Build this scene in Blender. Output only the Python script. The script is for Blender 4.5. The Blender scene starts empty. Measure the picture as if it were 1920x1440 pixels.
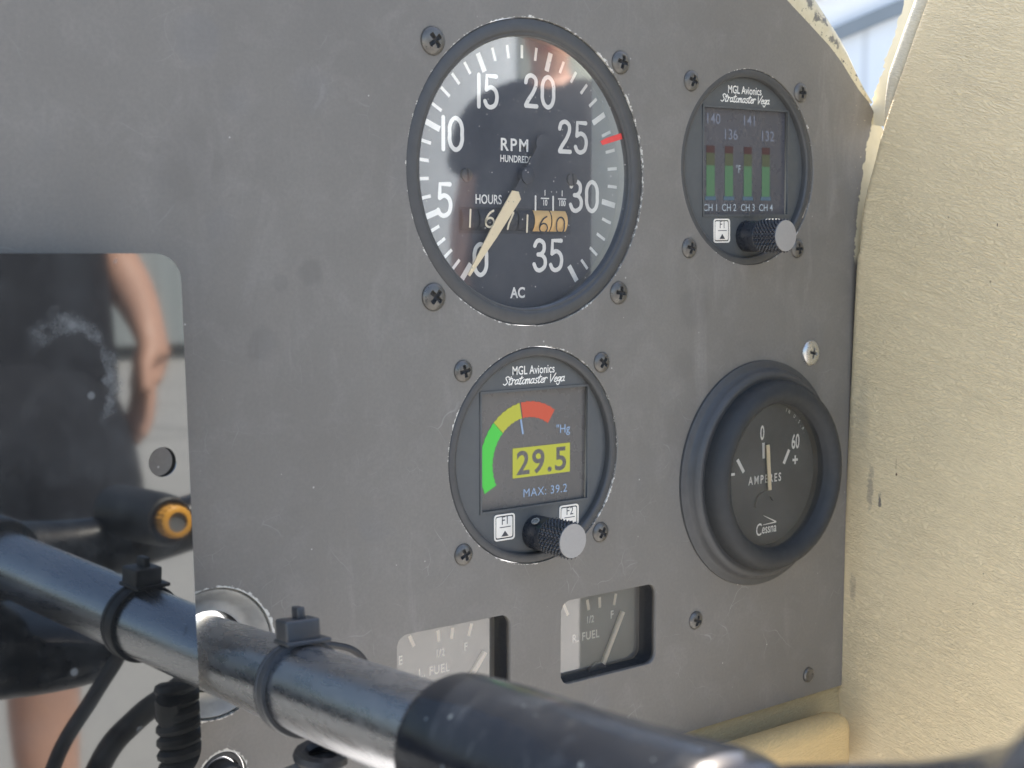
import bpy, bmesh, math, random
from mathutils import Vector, Matrix

# ------------------------------------------------------------------ scene, camera, sky, sun
SC = bpy.context.scene
COL = SC.collection
MM = 0.001                      # all shapes below are written in millimetres; X right, Y away from the viewer, Z up
R = math.radians
random.seed(7)

cam_d = bpy.data.cameras.new('camera')
cam = bpy.data.objects.new('camera', cam_d)
COL.objects.link(cam)
SC.camera = cam
CAM = Vector((-234.21, -286.16, -20.52))
yaw, pitch, roll, FPX = 0.67263925, -0.09182670, 0.00118877, 2649.195
fw = Vector((math.sin(yaw) * math.cos(pitch), math.cos(yaw) * math.cos(pitch), math.sin(pitch)))
rt = Vector((math.cos(yaw), -math.sin(yaw), 0))
up = rt.cross(fw)
rt2 = rt * math.cos(roll) + up * math.sin(roll)
up2 = -rt * math.sin(roll) + up * math.cos(roll)
M3 = Matrix((rt2, up2, -fw)).transposed()
cam.matrix_world = Matrix.Translation(CAM * MM) @ M3.to_4x4()
cam_d.sensor_width = 36
cam_d.lens = FPX * 36 / 1920
cam_d.clip_start = 0.01
cam_d.clip_end = 500
cam_d.dof.use_dof = True
cam_d.dof.focus_distance = (Vector((20, 0, -20)) - CAM).length * MM
cam_d.dof.aperture_fstop = 32

SUN_EL, SUN_AZ = R(56), R(24)   # the sun stands ahead of the aeroplane, a little to its right; the panel is in shade
world = bpy.data.worlds.new('World')
SC.world = world
world.use_nodes = True
wn = world.node_tree
wn.nodes.clear()
sky = wn.nodes.new('ShaderNodeTexSky')
sky.sky_type = 'NISHITA'
sky.sun_disc = False
sky.sun_elevation = SUN_EL
sky.sun_rotation = SUN_AZ
sky.air_density = 1.0
sky.dust_density = 3.5
sky.ozone_density = 0.3
bg = wn.nodes.new('ShaderNodeBackground')
bg.inputs['Strength'].default_value = 0.15
wo = wn.nodes.new('ShaderNodeOutputWorld')
wn.links.new(sky.outputs[0], bg.inputs[0])
wn.links.new(bg.outputs[0], wo.inputs[0])

sun_d = bpy.data.lights.new('sun', 'SUN')
sun_d.energy = 4.0
sun_d.angle = R(0.6)
sun_d.color = (1.0, 0.95, 0.87)
sun = bpy.data.objects.new('sun', sun_d)
COL.objects.link(sun)
sdir = Vector((math.sin(SUN_AZ) * math.cos(SUN_EL), math.cos(SUN_AZ) * math.cos(SUN_EL), math.sin(SUN_EL)))
sun.rotation_euler = sdir.to_track_quat('Z', 'Y').to_euler()
sun.location = (0, 3, 5)

SC.view_settings.view_transform = 'Standard'
SC.view_settings.look = 'None'
SC.view_settings.gamma = 1
SC.view_settings.exposure = 1.72
SC.view_settings.use_curve_mapping = False
SC.render.engine = 'CYCLES'
SC.cycles.use_denoising = True
SC.cycles.max_bounces = 10
SC.cycles.transparent_max_bounces = 12
SC.cycles.caustics_reflective = False
SC.cycles.caustics_refractive = False

# ------------------------------------------------------------------ materials
def lin(r, g, b):
    f = lambda c: (c / 255 / 12.92) if c <= 10 else ((c / 255 + 0.055) / 1.055) ** 2.4
    return (f(r), f(g), f(b))

class Mat:
    """small helper round a node tree; positions are world positions in millimetres"""
    def __init__(s, name):
        s.m = bpy.data.materials.new(name)
        s.m.use_nodes = True
        s.nt = s.m.node_tree
        s.nt.nodes.clear()
        s.out = s.nt.nodes.new('ShaderNodeOutputMaterial')
        s._pos = None
    def n(s, t, **kw):
        nd = s.nt.nodes.new(t)
        for k, v in kw.items():
            setattr(nd, k, v)
        return nd
    def set(s, sock, v):
        if isinstance(v, bpy.types.NodeSocket):
            s.nt.links.new(v, sock)
        elif v is not None:
            if hasattr(sock.default_value, '__len__') and not isinstance(v, (int, float)) and len(sock.default_value) == 4 and len(v) == 3:
                v = (*v, 1)
            sock.default_value = v
    def math(s, op, a, b=0.0, clamp=False):
        nd = s.n('ShaderNodeMath', operation=op, use_clamp=clamp)
        s.set(nd.inputs[0], a); s.set(nd.inputs[1], b)
        return nd.outputs[0]
    def vec(s, op, a, b=(0, 0, 0)):
        nd = s.n('ShaderNodeVectorMath', operation=op)
        s.set(nd.inputs[0], a); s.set(nd.inputs[1], b)
        return nd.outputs['Value'] if op in ('LENGTH', 'DISTANCE', 'DOT_PRODUCT') else nd.outputs[0]
    def pos(s):
        if s._pos is None:
            g = s.n('ShaderNodeNewGeometry')
            s._pos = s.vec('MULTIPLY', g.outputs['Position'], (1000, 1000, 1000))
        return s._pos
    def obj(s):
        g = s.n('ShaderNodeTexCoord')
        return s.vec('MULTIPLY', g.outputs['Object'], (1000, 1000, 1000))
    def noise(s, scale, detail=3, rough=0.55, v=None, stretch=None, dist=0.0):
        v = s.pos() if v is None else v
        if stretch:
            v = s.vec('MULTIPLY', v, stretch)
        nd = s.n('ShaderNodeTexNoise')
        s.set(nd.inputs['Vector'], v)
        nd.inputs['Scale'].default_value = scale
        nd.inputs['Detail'].default_value = detail
        nd.inputs['Roughness'].default_value = rough
        nd.inputs['Distortion'].default_value = dist
        return nd.outputs[0]
    def voro(s, scale, feature='F1', v=None, rnd=1.0):
        nd = s.n('ShaderNodeTexVoronoi', feature=feature)
        s.set(nd.inputs['Vector'], s.pos() if v is None else v)
        nd.inputs['Scale'].default_value = scale
        nd.inputs['Randomness'].default_value = rnd
        return nd
    def ramp(s, f, a, b, lo=0.0, hi=1.0):
        nd = s.n('ShaderNodeMapRange')
        nd.clamp = True
        s.set(nd.inputs[0], f)
        for i, v in enumerate((a, b, lo, hi)):
            nd.inputs[i + 1].default_value = v
        return nd.outputs[0]
    def mix(s, f, a, b):
        nd = s.n('ShaderNodeMix', data_type='RGBA')
        s.set(nd.inputs[0], f); s.set(nd.inputs[6], a); s.set(nd.inputs[7], b)
        return nd.outputs[2]
    def bump(s, h, strength=0.3, dist=0.1):
        nd = s.n('ShaderNodeBump')
        nd.inputs['Strength'].default_value = strength
        nd.inputs['Distance'].default_value = dist * MM
        s.set(nd.inputs['Height'], h)
        return nd.outputs[0]
    def bsdf(s, base, rough=0.5, metal=0.0, normal=None, spec=None, emit=None, estr=0.0, coat=0.0):
        p = s.n('ShaderNodeBsdfPrincipled')
        s.set(p.inputs['Base Color'], base); s.set(p.inputs['Roughness'], rough); s.set(p.inputs['Metallic'], metal)
        if normal is not None: s.set(p.inputs['Normal'], normal)
        if spec is not None: s.set(p.inputs['Specular IOR Level'], spec)
        if emit is not None:
            s.set(p.inputs['Emission Color'], emit); p.inputs['Emission Strength'].default_value = estr
        if coat: p.inputs['Coat Weight'].default_value = coat; p.inputs['Coat Roughness'].default_value = 0.05
        s.nt.links.new(p.outputs[0], s.out.inputs[0])
        return p

def simple(name, base, rough=0.5, metal=0.0, var=0.15, vscale=0.4, bump=0.0, bscale=3.0, spec=None, coat=0.0):
    m = Mat(name)
    k = m.noise(vscale, 4)
    dark = tuple(c * (1 - var) for c in base); lite = tuple(min(1, c * (1 + var)) for c in base)
    c = m.mix(k, dark, lite)
    rr = m.ramp(m.noise(vscale * 2.3, 3), 0.3, 0.7, max(0.02, rough - 0.08), min(1, rough + 0.08))
    nm = m.bump(m.noise(bscale, 3), bump, 0.05) if bump else None
    m.bsdf(c, rr, metal, nm, spec, coat=coat)
    return m.m

def panel_paint():
    m = Mat('panel_paint')
    P = m.pos()
    big = m.noise(0.018, 5, 0.6)
    mid = m.noise(0.09, 5, 0.65, dist=0.6)
    fine = m.noise(2.6, 3, 0.6)
    c = m.mix(m.ramp(big, 0.3, 0.7), (0.160, 0.148, 0.129), (0.200, 0.186, 0.163))
    c = m.mix(m.ramp(mid, 0.5, 0.75, 0, 0.35), c, (0.275, 0.255, 0.23))
    # finger marks
    v = m.voro(0.045)
    dab = m.math('MULTIPLY', m.ramp(v.outputs['Distance'], 0.22, 0.30, 1, 0), m.ramp(m.noise(0.03, 1), 0.5, 0.62, 0, 0.35), True)
    c = m.mix(dab, c, (0.165, 0.16, 0.155))
    for (x, z, r, st_) in ((-79, -41, 4.2, 0.55), (-66, -25, 3.2, 0.45), (61, -36, 6.5, 0.30), (-74, -27, 2.2, 0.35), (57, -52, 4.5, 0.22), (-96, -1, 9, 0.25), (-22, -64, 7, 0.2)):
        d = m.vec('DISTANCE', m.vec('MULTIPLY', P, (1, 0, 1)), (x, 0, z))
        d = m.math('ADD', d, m.math('MULTIPLY', m.math('SUBTRACT', m.noise(0.25, 3), 0.5), r * 0.9))
        c = m.mix(m.ramp(d, r * 0.75, r * 1.1, st_, 0), c, (0.12, 0.112, 0.10))
    # wiped streaks
    wp = m.math('MULTIPLY', m.ramp(m.noise(0.10, 4, 0.6, stretch=(1.0, 1.0, 0.22), dist=0.8), 0.56, 0.74), m.ramp(m.noise(0.014, 2), 0.45, 0.65, 0, 0.45))
    c = m.mix(wp, c, (0.31, 0.29, 0.265))
    c = m.mix(m.ramp(m.noise(1.1, 2, 0.7), 0.3, 0.7, 0.0, 0.34), c, (0.125, 0.117, 0.105))
    # hairline scratches: edges of a warped cell pattern, broken up by noise
    warp = m.vec('ADD', P, m.vec('MULTIPLY', m.n('ShaderNodeTexNoise').outputs[1], (14, 0, 14)))
    nz = [n for n in m.nt.nodes if n.type == 'TEX_NOISE'][-1]
    m.set(nz.inputs['Vector'], P); nz.inputs['Scale'].default_value = 0.06
    sz = m.n('ShaderNodeSeparateXYZ'); m.set(sz.inputs[0], P)
    low = m.ramp(sz.outputs[2], -40, -95, 0.28, 1.0)
    for sc, w, st in ((0.05, 0.004, 0.40), (0.13, 0.008, 0.30)):
        e = m.voro(sc, 'DISTANCE_TO_EDGE', warp)
        ln = m.math('MULTIPLY', m.ramp(e.outputs['Distance'], w * 0.4, w, 1, 0), m.ramp(m.noise(0.035 + sc * 0.4, 2), 0.54, 0.68, 0, st), True)
        ln = m.math('MULTIPLY', ln, low)
        c = m.mix(ln, c, (0.42, 0.42, 0.40))
    # dust specks
    sp = m.voro(0.20)
    dots = m.math('MULTIPLY', m.ramp(sp.outputs['Distance'], 0.035, 0.06, 1, 0), m.ramp(m.noise(0.11, 1), 0.55, 0.58), True)
    c = m.mix(m.math('MULTIPLY', dots, 0.7), c, (0.5, 0.48, 0.44))
    # chips of bare metal round the cut-outs
    flat = m.vec('MULTIPLY', P, (1, 0, 1))
    chip = None
    brk = m.noise(0.9, 4, 0.7); brk2 = m.noise(0.085, 4, 0.7)
    for (x, z, r, t) in ((0.5, 0.3, 39.7, 0.56), (2.2, -73.7, 29.1, 0.57), (83.9, 4.9, 28.8, 0.62), (-92.2, -110.7, 15.3, 0.46), (-90.5, -140.0, 6.3, 0.42)):
        d = m.math('SUBTRACT', m.vec('DISTANCE', flat, (x, 0, z)), r)
        near = m.math('SUBTRACT', m.ramp(d, 0.0, 0.75, 1.0, 0.0), m.ramp(d, -3.0, -2.9, 1.0, 0.0), True)
        near = m.math('ADD', m.math('MULTIPLY', near, 0.33), m.math('MULTIPLY', m.math('SUBTRACT', brk, 0.5), 1.2))
        near = m.math('ADD', near, m.math('MULTIPLY', m.math('SUBTRACT', brk2, t), 1.1))
        k = m.ramp(near, 0.30, 0.36)
        k = m.math('MULTIPLY', k, m.ramp(d, 0.75, 0.8, 1.0, 0.0))
        chip = k if chip is None else m.math('MAXIMUM', chip, k)
    c = m.mix(chip, c, (0.62, 0.59, 0.52))
    # old cream paint showing beyond the ragged black edge by the side panel
    sx = m.n('ShaderNodeSeparateXYZ'); m.set(sx.inputs[0], P)
    zz = m.math('MAXIMUM', m.math('ADD', sx.outputs[2], 25.0), 0.0)
    edge = m.math('ADD', m.math('MULTIPLY', m.math('MULTIPLY', zz, zz), 0.0034), 133.3)
    edge = m.math('ADD', edge, m.math('MULTIPLY', m.math('SUBTRACT', m.noise(0.35, 5, 0.7), 0.5), 5.0))
    cream = m.ramp(m.math('SUBTRACT', sx.outputs[0], edge), 0.0, 0.12)
    cream = m.math('MULTIPLY', cream, m.ramp(sx.outputs[2], -24, -21))
    fl = m.math('MULTIPLY', m.ramp(m.noise(0.75, 4, 0.7), 0.66, 0.675), m.math('MULTIPLY', m.ramp(sx.outputs[0], 129, 131), m.ramp(sx.outputs[2], -22, -18)))
    cream = m.math('MAXIMUM', cream, fl)
    c = m.mix(cream, c, m.mix(m.noise(0.3, 4), (0.52, 0.47, 0.30), (0.64, 0.58, 0.42)))
    rough = m.ramp(mid, 0.3, 0.7, 0.42, 0.58)
    nm = m.bump(fine, 0.10, 0.05)
    m.bsdf(c, rough, 0, nm, 0.45)
    return m.m

def lip_paint():
    m = Mat('worn_lip_paint')
    k = m.ramp(m.noise(0.16, 5, 0.65), 0.40, 0.46)
    k2 = m.ramp(m.noise(0.5, 4, 0.65), 0.60, 0.63)
    c = m.mix(k, (0.16, 0.15, 0.13), m.mix(m.noise(0.4, 3), (0.52, 0.45, 0.28), (0.68, 0.62, 0.46)))
    c = m.mix(k2, c, (0.10, 0.09, 0.09))
    m.bsdf(c, 0.45, 0, m.bump(m.noise(1.2, 3), 0.2, 0.1))
    return m.m

def leather(name, ca, cb, k=1.0, along='Y', grain=1.0):
    m = Mat(name)
    P = m.pos()
    st = (0.3, 0.24, 1.0) if along == 'Y' else (0.24, 0.3, 1.0)
    sk = m.n('ShaderNodeSeparateXYZ'); m.set(sk.inputs[0], P)
    cb_ = m.n('ShaderNodeCombineXYZ'); m.set(cb_.inputs[0], sk.outputs[0]); m.set(cb_.inputs[1], sk.outputs[1])
    m.set(cb_.inputs[2], m.math('SUBTRACT', sk.outputs[2], m.math('MULTIPLY', sk.outputs[1 if along == 'Y' else 0], 0.28)))
    v = m.vec('MULTIPLY', cb_.outputs[0], st)
    w = m.n('ShaderNodeTexNoise'); m.set(w.inputs['Vector'], v); w.inputs['Scale'].default_value = 0.16; w.inputs['Detail'].default_value = 3
    wv = m.vec('ADD', v, m.vec('MULTIPLY', w.outputs[1], (3.0, 3.0, 3.0)))
    n1 = m.noise(1.45 * grain, 2.5, 0.5, v=wv, dist=0.5)
    n2 = m.noise(2.6 * grain, 2, 0.5, v=wv)
    ridge = m.math('ABSOLUTE', m.math('SUBTRACT', n1, 0.5))
    h = m.math('ADD', m.ramp(ridge, 0.0, 0.14), m.math('MULTIPLY', n2, 0.45))
    h = m.math('MULTIPLY', h, m.ramp(m.noise(0.03, 2), 0.3, 0.7, 0.55, 1.0))
    c = m.mix(m.noise(0.02, 4, 0.6), ca, cb)
    c = m.mix(m.ramp(ridge, 0.0, 0.05, 0.22, 0), c, tuple(x * 0.62 for x in ca))
    # specks and scuffs of dirt
    sp = m.voro(0.11)
    dots = m.math('MULTIPLY', m.ramp(sp.outputs['Distance'], 0.02, 0.05, 1, 0), m.ramp(m.noise(0.08, 1), 0.52, 0.56), True)
    c = m.mix(m.math('MULTIPLY', dots, 0.75), c, (0.09, 0.06, 0.04))
    if along == 'Y':
        q = m.vec('MULTIPLY', P, (0.0, 1.0, 1.0))
        for (yy, zz, ry, rz, st2, col) in ((-9.5, -94, 2.2, 12, 0.45, (0.14, 0.13, 0.14)), (-13.2, -98.5, 1.0, 4.5, 0.8, (0.08, 0.08, 0.09)),
                                           (-19.2, -89.0, 0.55, 0.8, 0.95, (0.09, 0.04, 0.02)), (-19.0, -85.8, 0.22, 3.6, 0.6, (0.2, 0.12, 0.07)),
                                           (-51.8, -12.0, 0.3, 0.9, 0.95, (0.06, 0.05, 0.05)), (-6.0, -70, 4, 20, 0.12, (0.25, 0.22, 0.2)), (-3.5, -128, 2.2, 9, 0.4, (0.16, 0.14, 0.14))):
            d = m.vec('LENGTH', m.vec('MULTIPLY', m.vec('SUBTRACT', q, (0, yy, zz)), (0, 1 / ry, 1 / rz)))
            a = m.math('ADD', m.ramp(d, 0.2, 1.0, 1, 0), m.math('MULTIPLY', m.math('SUBTRACT', m.noise(0.8, 4, 0.7), 0.55), 2.2 if ry > 0.9 else 0.2))
            c = m.mix(m.math('MULTIPLY', m.math('MULTIPLY', m.ramp(a, 0.35, 0.75), m.ramp(d, 0.9, 1.0, 1, 0)), st2), c, col)
    m.bsdf(c, 0.42, 0, m.bump(h, 0.9 * k, 0.25 * k), 0.4)
    return m.m

def glass(name, ior=1.5, gain=1.8, specks=0.0, haze=0.02, tint=(1, 1, 1)):
    m = Mat(name)
    fr = m.n('ShaderNodeFresnel'); fr.inputs['IOR'].default_value = ior
    fac = m.math('MULTIPLY', fr.outputs[0], gain, True)
    tr = m.n('ShaderNodeBsdfTransparent'); tr.inputs[0].default_value = (*tint, 1)
    gl = m.n('ShaderNodeBsdfGlossy'); gl.inputs['Roughness'].default_value = 0.03
    gl.inputs[0].default_value = (1, 1, 1, 1)
    mx = m.n('ShaderNodeMixShader'); m.set(mx.inputs[0], fac)
    m.nt.links.new(tr.outputs[0], mx.inputs[1]); m.nt.links.new(gl.outputs[0], mx.inputs[2])
    df = m.n('ShaderNodeBsdfDiffuse'); df.inputs[0].default_value = (0.62, 0.6, 0.55, 1)
    dust = m.ramp(m.noise(0.05, 4), 0.35, 0.8, haze * 0.4, haze * 1.8)
    if specks:
        v = m.voro(0.75)
        dd = m.math('MULTIPLY', m.ramp(v.outputs['Distance'], 0.10, 0.20, 1, 0), m.ramp(m.noise(0.6, 2), 0.50, 0.62, 0, specks), True)
        dust = m.math('ADD', dust, dd, True)
    m2 = m.n('ShaderNodeMixShader'); m.set(m2.inputs[0], dust)
    m.nt.links.new(mx.outputs[0], m2.inputs[1]); m.nt.links.new(df.outputs[0], m2.inputs[2])
    m.nt.links.new(m2.outputs[0], m.out.inputs[0])
    return m.m

def mirror_black():
    m = Mat('glossy_black_plate')
    sm = m.ramp(m.noise(0.06, 5, 0.7), 0.45, 0.75, 0.0, 0.10)
    sp = m.voro(0.10)
    dots = m.math('MULTIPLY', m.ramp(sp.outputs['Distance'], 0.05, 0.10, 1, 0), m.ramp(m.noise(0.1, 1), 0.55, 0.59, 0, 0.4), True)
    # a dried ring-shaped smear
    q = m.vec('MULTIPLY', m.vec('SUBTRACT', m.vec('MULTIPLY', m.pos(), (1, 0, 1)), (-130, 0, -47)), (1.0, 0, 0.72))
    ln = m.math('ADD', m.vec('LENGTH', q), m.math('MULTIPLY', m.noise(0.2, 5, 0.75), 6.5))
    ring = m.math('MULTIPLY', m.math('MULTIPLY', m.ramp(ln, 10.6, 11.6), m.ramp(ln, 12.4, 14.6, 1, 0)), m.ramp(m.noise(0.16, 5, 0.75), 0.36, 0.62, 0.0, 0.42))
    sq = m.n('ShaderNodeSeparateXYZ'); m.set(sq.inputs[0], q)
    ring = m.math('MULTIPLY', ring, m.ramp(m.math('ADD', m.math('MULTIPLY', sq.outputs[0], 0.8), sq.outputs[2]), -1.0, 5.0))
    dust = m.math('ADD', m.math('MAXIMUM', dots, ring), m.math('ADD', sm, 0.04), True)
    gl = m.n('ShaderNodeBsdfGlossy'); gl.inputs['Roughness'].default_value = 0.034; gl.inputs[0].default_value = (0.165, 0.17, 0.168, 1)
    df = m.n('ShaderNodeBsdfDiffuse'); df.inputs[0].default_value = (0.24, 0.25, 0.25, 1)
    mx = m.n('ShaderNodeMixShader'); m.set(mx.inputs[0], dust)
    m.nt.links.new(gl.outputs[0], mx.inputs[1]); m.nt.links.new(df.outputs[0], mx.inputs[2])
    m.nt.links.new(mx.outputs[0], m.out.inputs[0])
    return m.m

def emissive(name, col, e, base=0.05):
    m = Mat(name)
    k = m.noise(1.6, 1)
    m.bsdf(tuple(c * base for c in col), 0.45, 0, None, 0.2, m.mix(k, tuple(c * 0.92 for c in col), col), e)
    return m.m

def yoke_plastic():
    m = Mat('yoke_plastic')
    c = m.mix(m.noise(0.12, 4), (0.006, 0.007, 0.010), (0.013, 0.015, 0.019))
    reflect_patch = m.ramp(m.noise(0.16, 5, 0.6), 0.52, 0.8, 0, 0.35)  # bluish reflection blotches painted into the black base colour
    c = m.mix(reflect_patch, c, (0.07, 0.08, 0.095))
    sp = m.voro(0.33)
    dots = m.math('MULTIPLY', m.ramp(sp.outputs['Distance'], 0.10, 0.17, 1, 0), m.ramp(m.noise(0.45, 1), 0.53, 0.60, 0, 0.4), True)
    c = m.mix(dots, c, (0.22, 0.26, 0.28))
    m.bsdf(c, m.ramp(m.noise(0.3, 4), 0.3, 0.7, 0.11, 0.22), 0, m.bump(m.noise(0.5, 4, 0.6), 0.12, 0.08), 0.5)
    return m.m

def brushed_steel():
    m = Mat('brushed_steel')
    g = m.noise(0.5, 3, 0.6, v=m.vec('MULTIPLY', m.pos(), (1, 0.05, 1)), dist=0.2)
    c = m.mix(g, (0.48, 0.49, 0.51), (0.62, 0.63, 0.65))
    c = m.mix(m.ramp(m.noise(0.35, 5, 0.7), 0.62, 0.68, 0, 0.5), c, (0.2, 0.19, 0.18))
    m.bsdf(c, m.ramp(g, 0.3, 0.7, 0.22, 0.34), 1.0)
    return m.m

PAINT = panel_paint()
LIP = lip_paint()
BEZEL = simple('bezel_black', (0.060, 0.060, 0.059), 0.45, 0, 0.2, 0.3, 0.15, 3)
FACE = simple('monitor_face', (0.088, 0.093, 0.093), 0.5, 0, 0.12, 0.3, 0.12, 4)
DIAL = simple('dial_black', (0.042, 0.047, 0.058), 0.6, 0, 0.15, 0.2)
DIAL2 = simple('dial_charcoal', (0.045, 0.048, 0.048), 0.6, 0, 0.15, 0.2, 0.1, 6)
FUELD = simple('fuel_dial_grey', (0.165, 0.152, 0.125), 0.6, 0, 0.2, 0.08)
DARK = simple('recess_black', (0.012, 0.013, 0.015), 0.6)
HOLEB = simple('counter_black', (0.018, 0.02, 0.026), 0.5)
SCREWM = simple('blackened_screw', (0.135, 0.128, 0.115), 0.34, 0.55, 0.35, 0.35, 0.15, 3)
STEELS = simple('bright_screw', (0.62, 0.60, 0.55), 0.30, 0.85, 0.15, 0.4, 0.1, 3)
STEEL = brushed_steel()
ZINC = simple('dull_zinc', (0.34, 0.335, 0.31), 0.5, 0.4, 0.35, 0.3, 0.3, 1.5)
WHITE = simple('aged_white_print', (0.84, 0.81, 0.73), 0.6, 0, 0.06)
CREAMP = simple('cream_lume', (0.80, 0.70, 0.50), 0.6, 0, 0.06)
PTR = simple('pointer_cream', (0.86, 0.70, 0.44), 0.55, 0, 0.08, 0.5)
FUELP = simple('fuel_pointer', (0.92, 0.80, 0.60), 0.55, 0, 0.05)
FUELT = simple('fuel_print', (0.92, 0.88, 0.76), 0.6, 0, 0.06)
ORANGE = simple('orange_drum', (0.80, 0.50, 0.19), 0.5, 0, 0.06)
REDM = simple('red_paint', (0.72, 0.07, 0.06), 0.5, 0, 0.2, 0.8)
KEYM = simple('key_cream', (0.86, 0.80, 0.69), 0.45, 0, 0.05)
KEYT = simple('key_print', (0.07, 0.07, 0.07), 0.6)
KNOBM = simple('knob_black', (0.020, 0.022, 0.027), 0.30, 0.0, 0.2, 0.4, spec=0.6)
KNOBF = simple('knob_face', (0.33, 0.315, 0.295), 0.5, 0.2, 0.08, 1.2, 0.15, 8)
RUBBER = simple('black_rubber', (0.020, 0.021, 0.023), 0.5, 0, 0.2, 0.5, 0.2, 2)
TIEM = simple('nylon_tie', (0.040, 0.042, 0.044), 0.38, 0, 0.2, 0.6, 0.1, 2)
YOKE = yoke_plastic()
AMBER = simple('amber_plastic', (0.86, 0.42, 0.06), 0.4, 0, 0.1)
GREYB = simple('grey_button', (0.16, 0.17, 0.18), 0.5)
LEATHER = leather('cream_vinyl', (0.715, 0.585, 0.355), (0.785, 0.655, 0.415))
LEATHER2 = leather('tan_vinyl', (0.62, 0.445, 0.205), (0.70, 0.515, 0.255), 0.9, 'X', 0.9)
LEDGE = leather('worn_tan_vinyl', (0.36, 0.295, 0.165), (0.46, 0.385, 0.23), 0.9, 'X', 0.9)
CREAM = simple('cream_frame_paint', (0.66, 0.61, 0.46), 0.5, 0, 0.15, 0.15, 0.3, 0.8)
G_TACH = glass('tachometer_glass', 1.45, 1.6, 0.55, 0.03)
G_AMP = glass('ammeter_glass', 1.45, 1.0, 0.0, 0.05)
G_FUEL = glass('fuel_glass', 1.6, 2.8, 0.0, 0.05)
PLATE = mirror_black()
SCR = simple('display_glass', (0.12, 0.112, 0.102), 0.28, 0, 0.08, 0.1)
SCRU = simple('display_glass_dim', (0.088, 0.088, 0.098), 0.28, 0, 0.08, 0.1)
E_GREEN = emissive('lit_green', (0.10, 0.62, 0.10), 0.274)
E_YEL = emissive('lit_yellow', (0.50, 0.52, 0.08), 0.274)
E_RED = emissive('lit_red', (0.60, 0.12, 0.075), 0.274)
E_TXT = emissive('lit_text', (0.30, 0.42, 0.62), 0.274)
E_DIMT = emissive('dim_text', (0.28, 0.33, 0.38), 0.34)
E_DIMB = emissive('dimmer_text', (0.26, 0.29, 0.37), 0.20)
E_DG = emissive('dim_green', (0.16, 0.32, 0.19), 0.155)
E_DY = emissive('dim_olive', (0.20, 0.225, 0.15), 0.12)
E_DR = emissive('dim_maroon', (0.20, 0.115, 0.12), 0.10)
E_DB = emissive('dim_blue', (0.14, 0.22, 0.30), 0.167)

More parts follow.
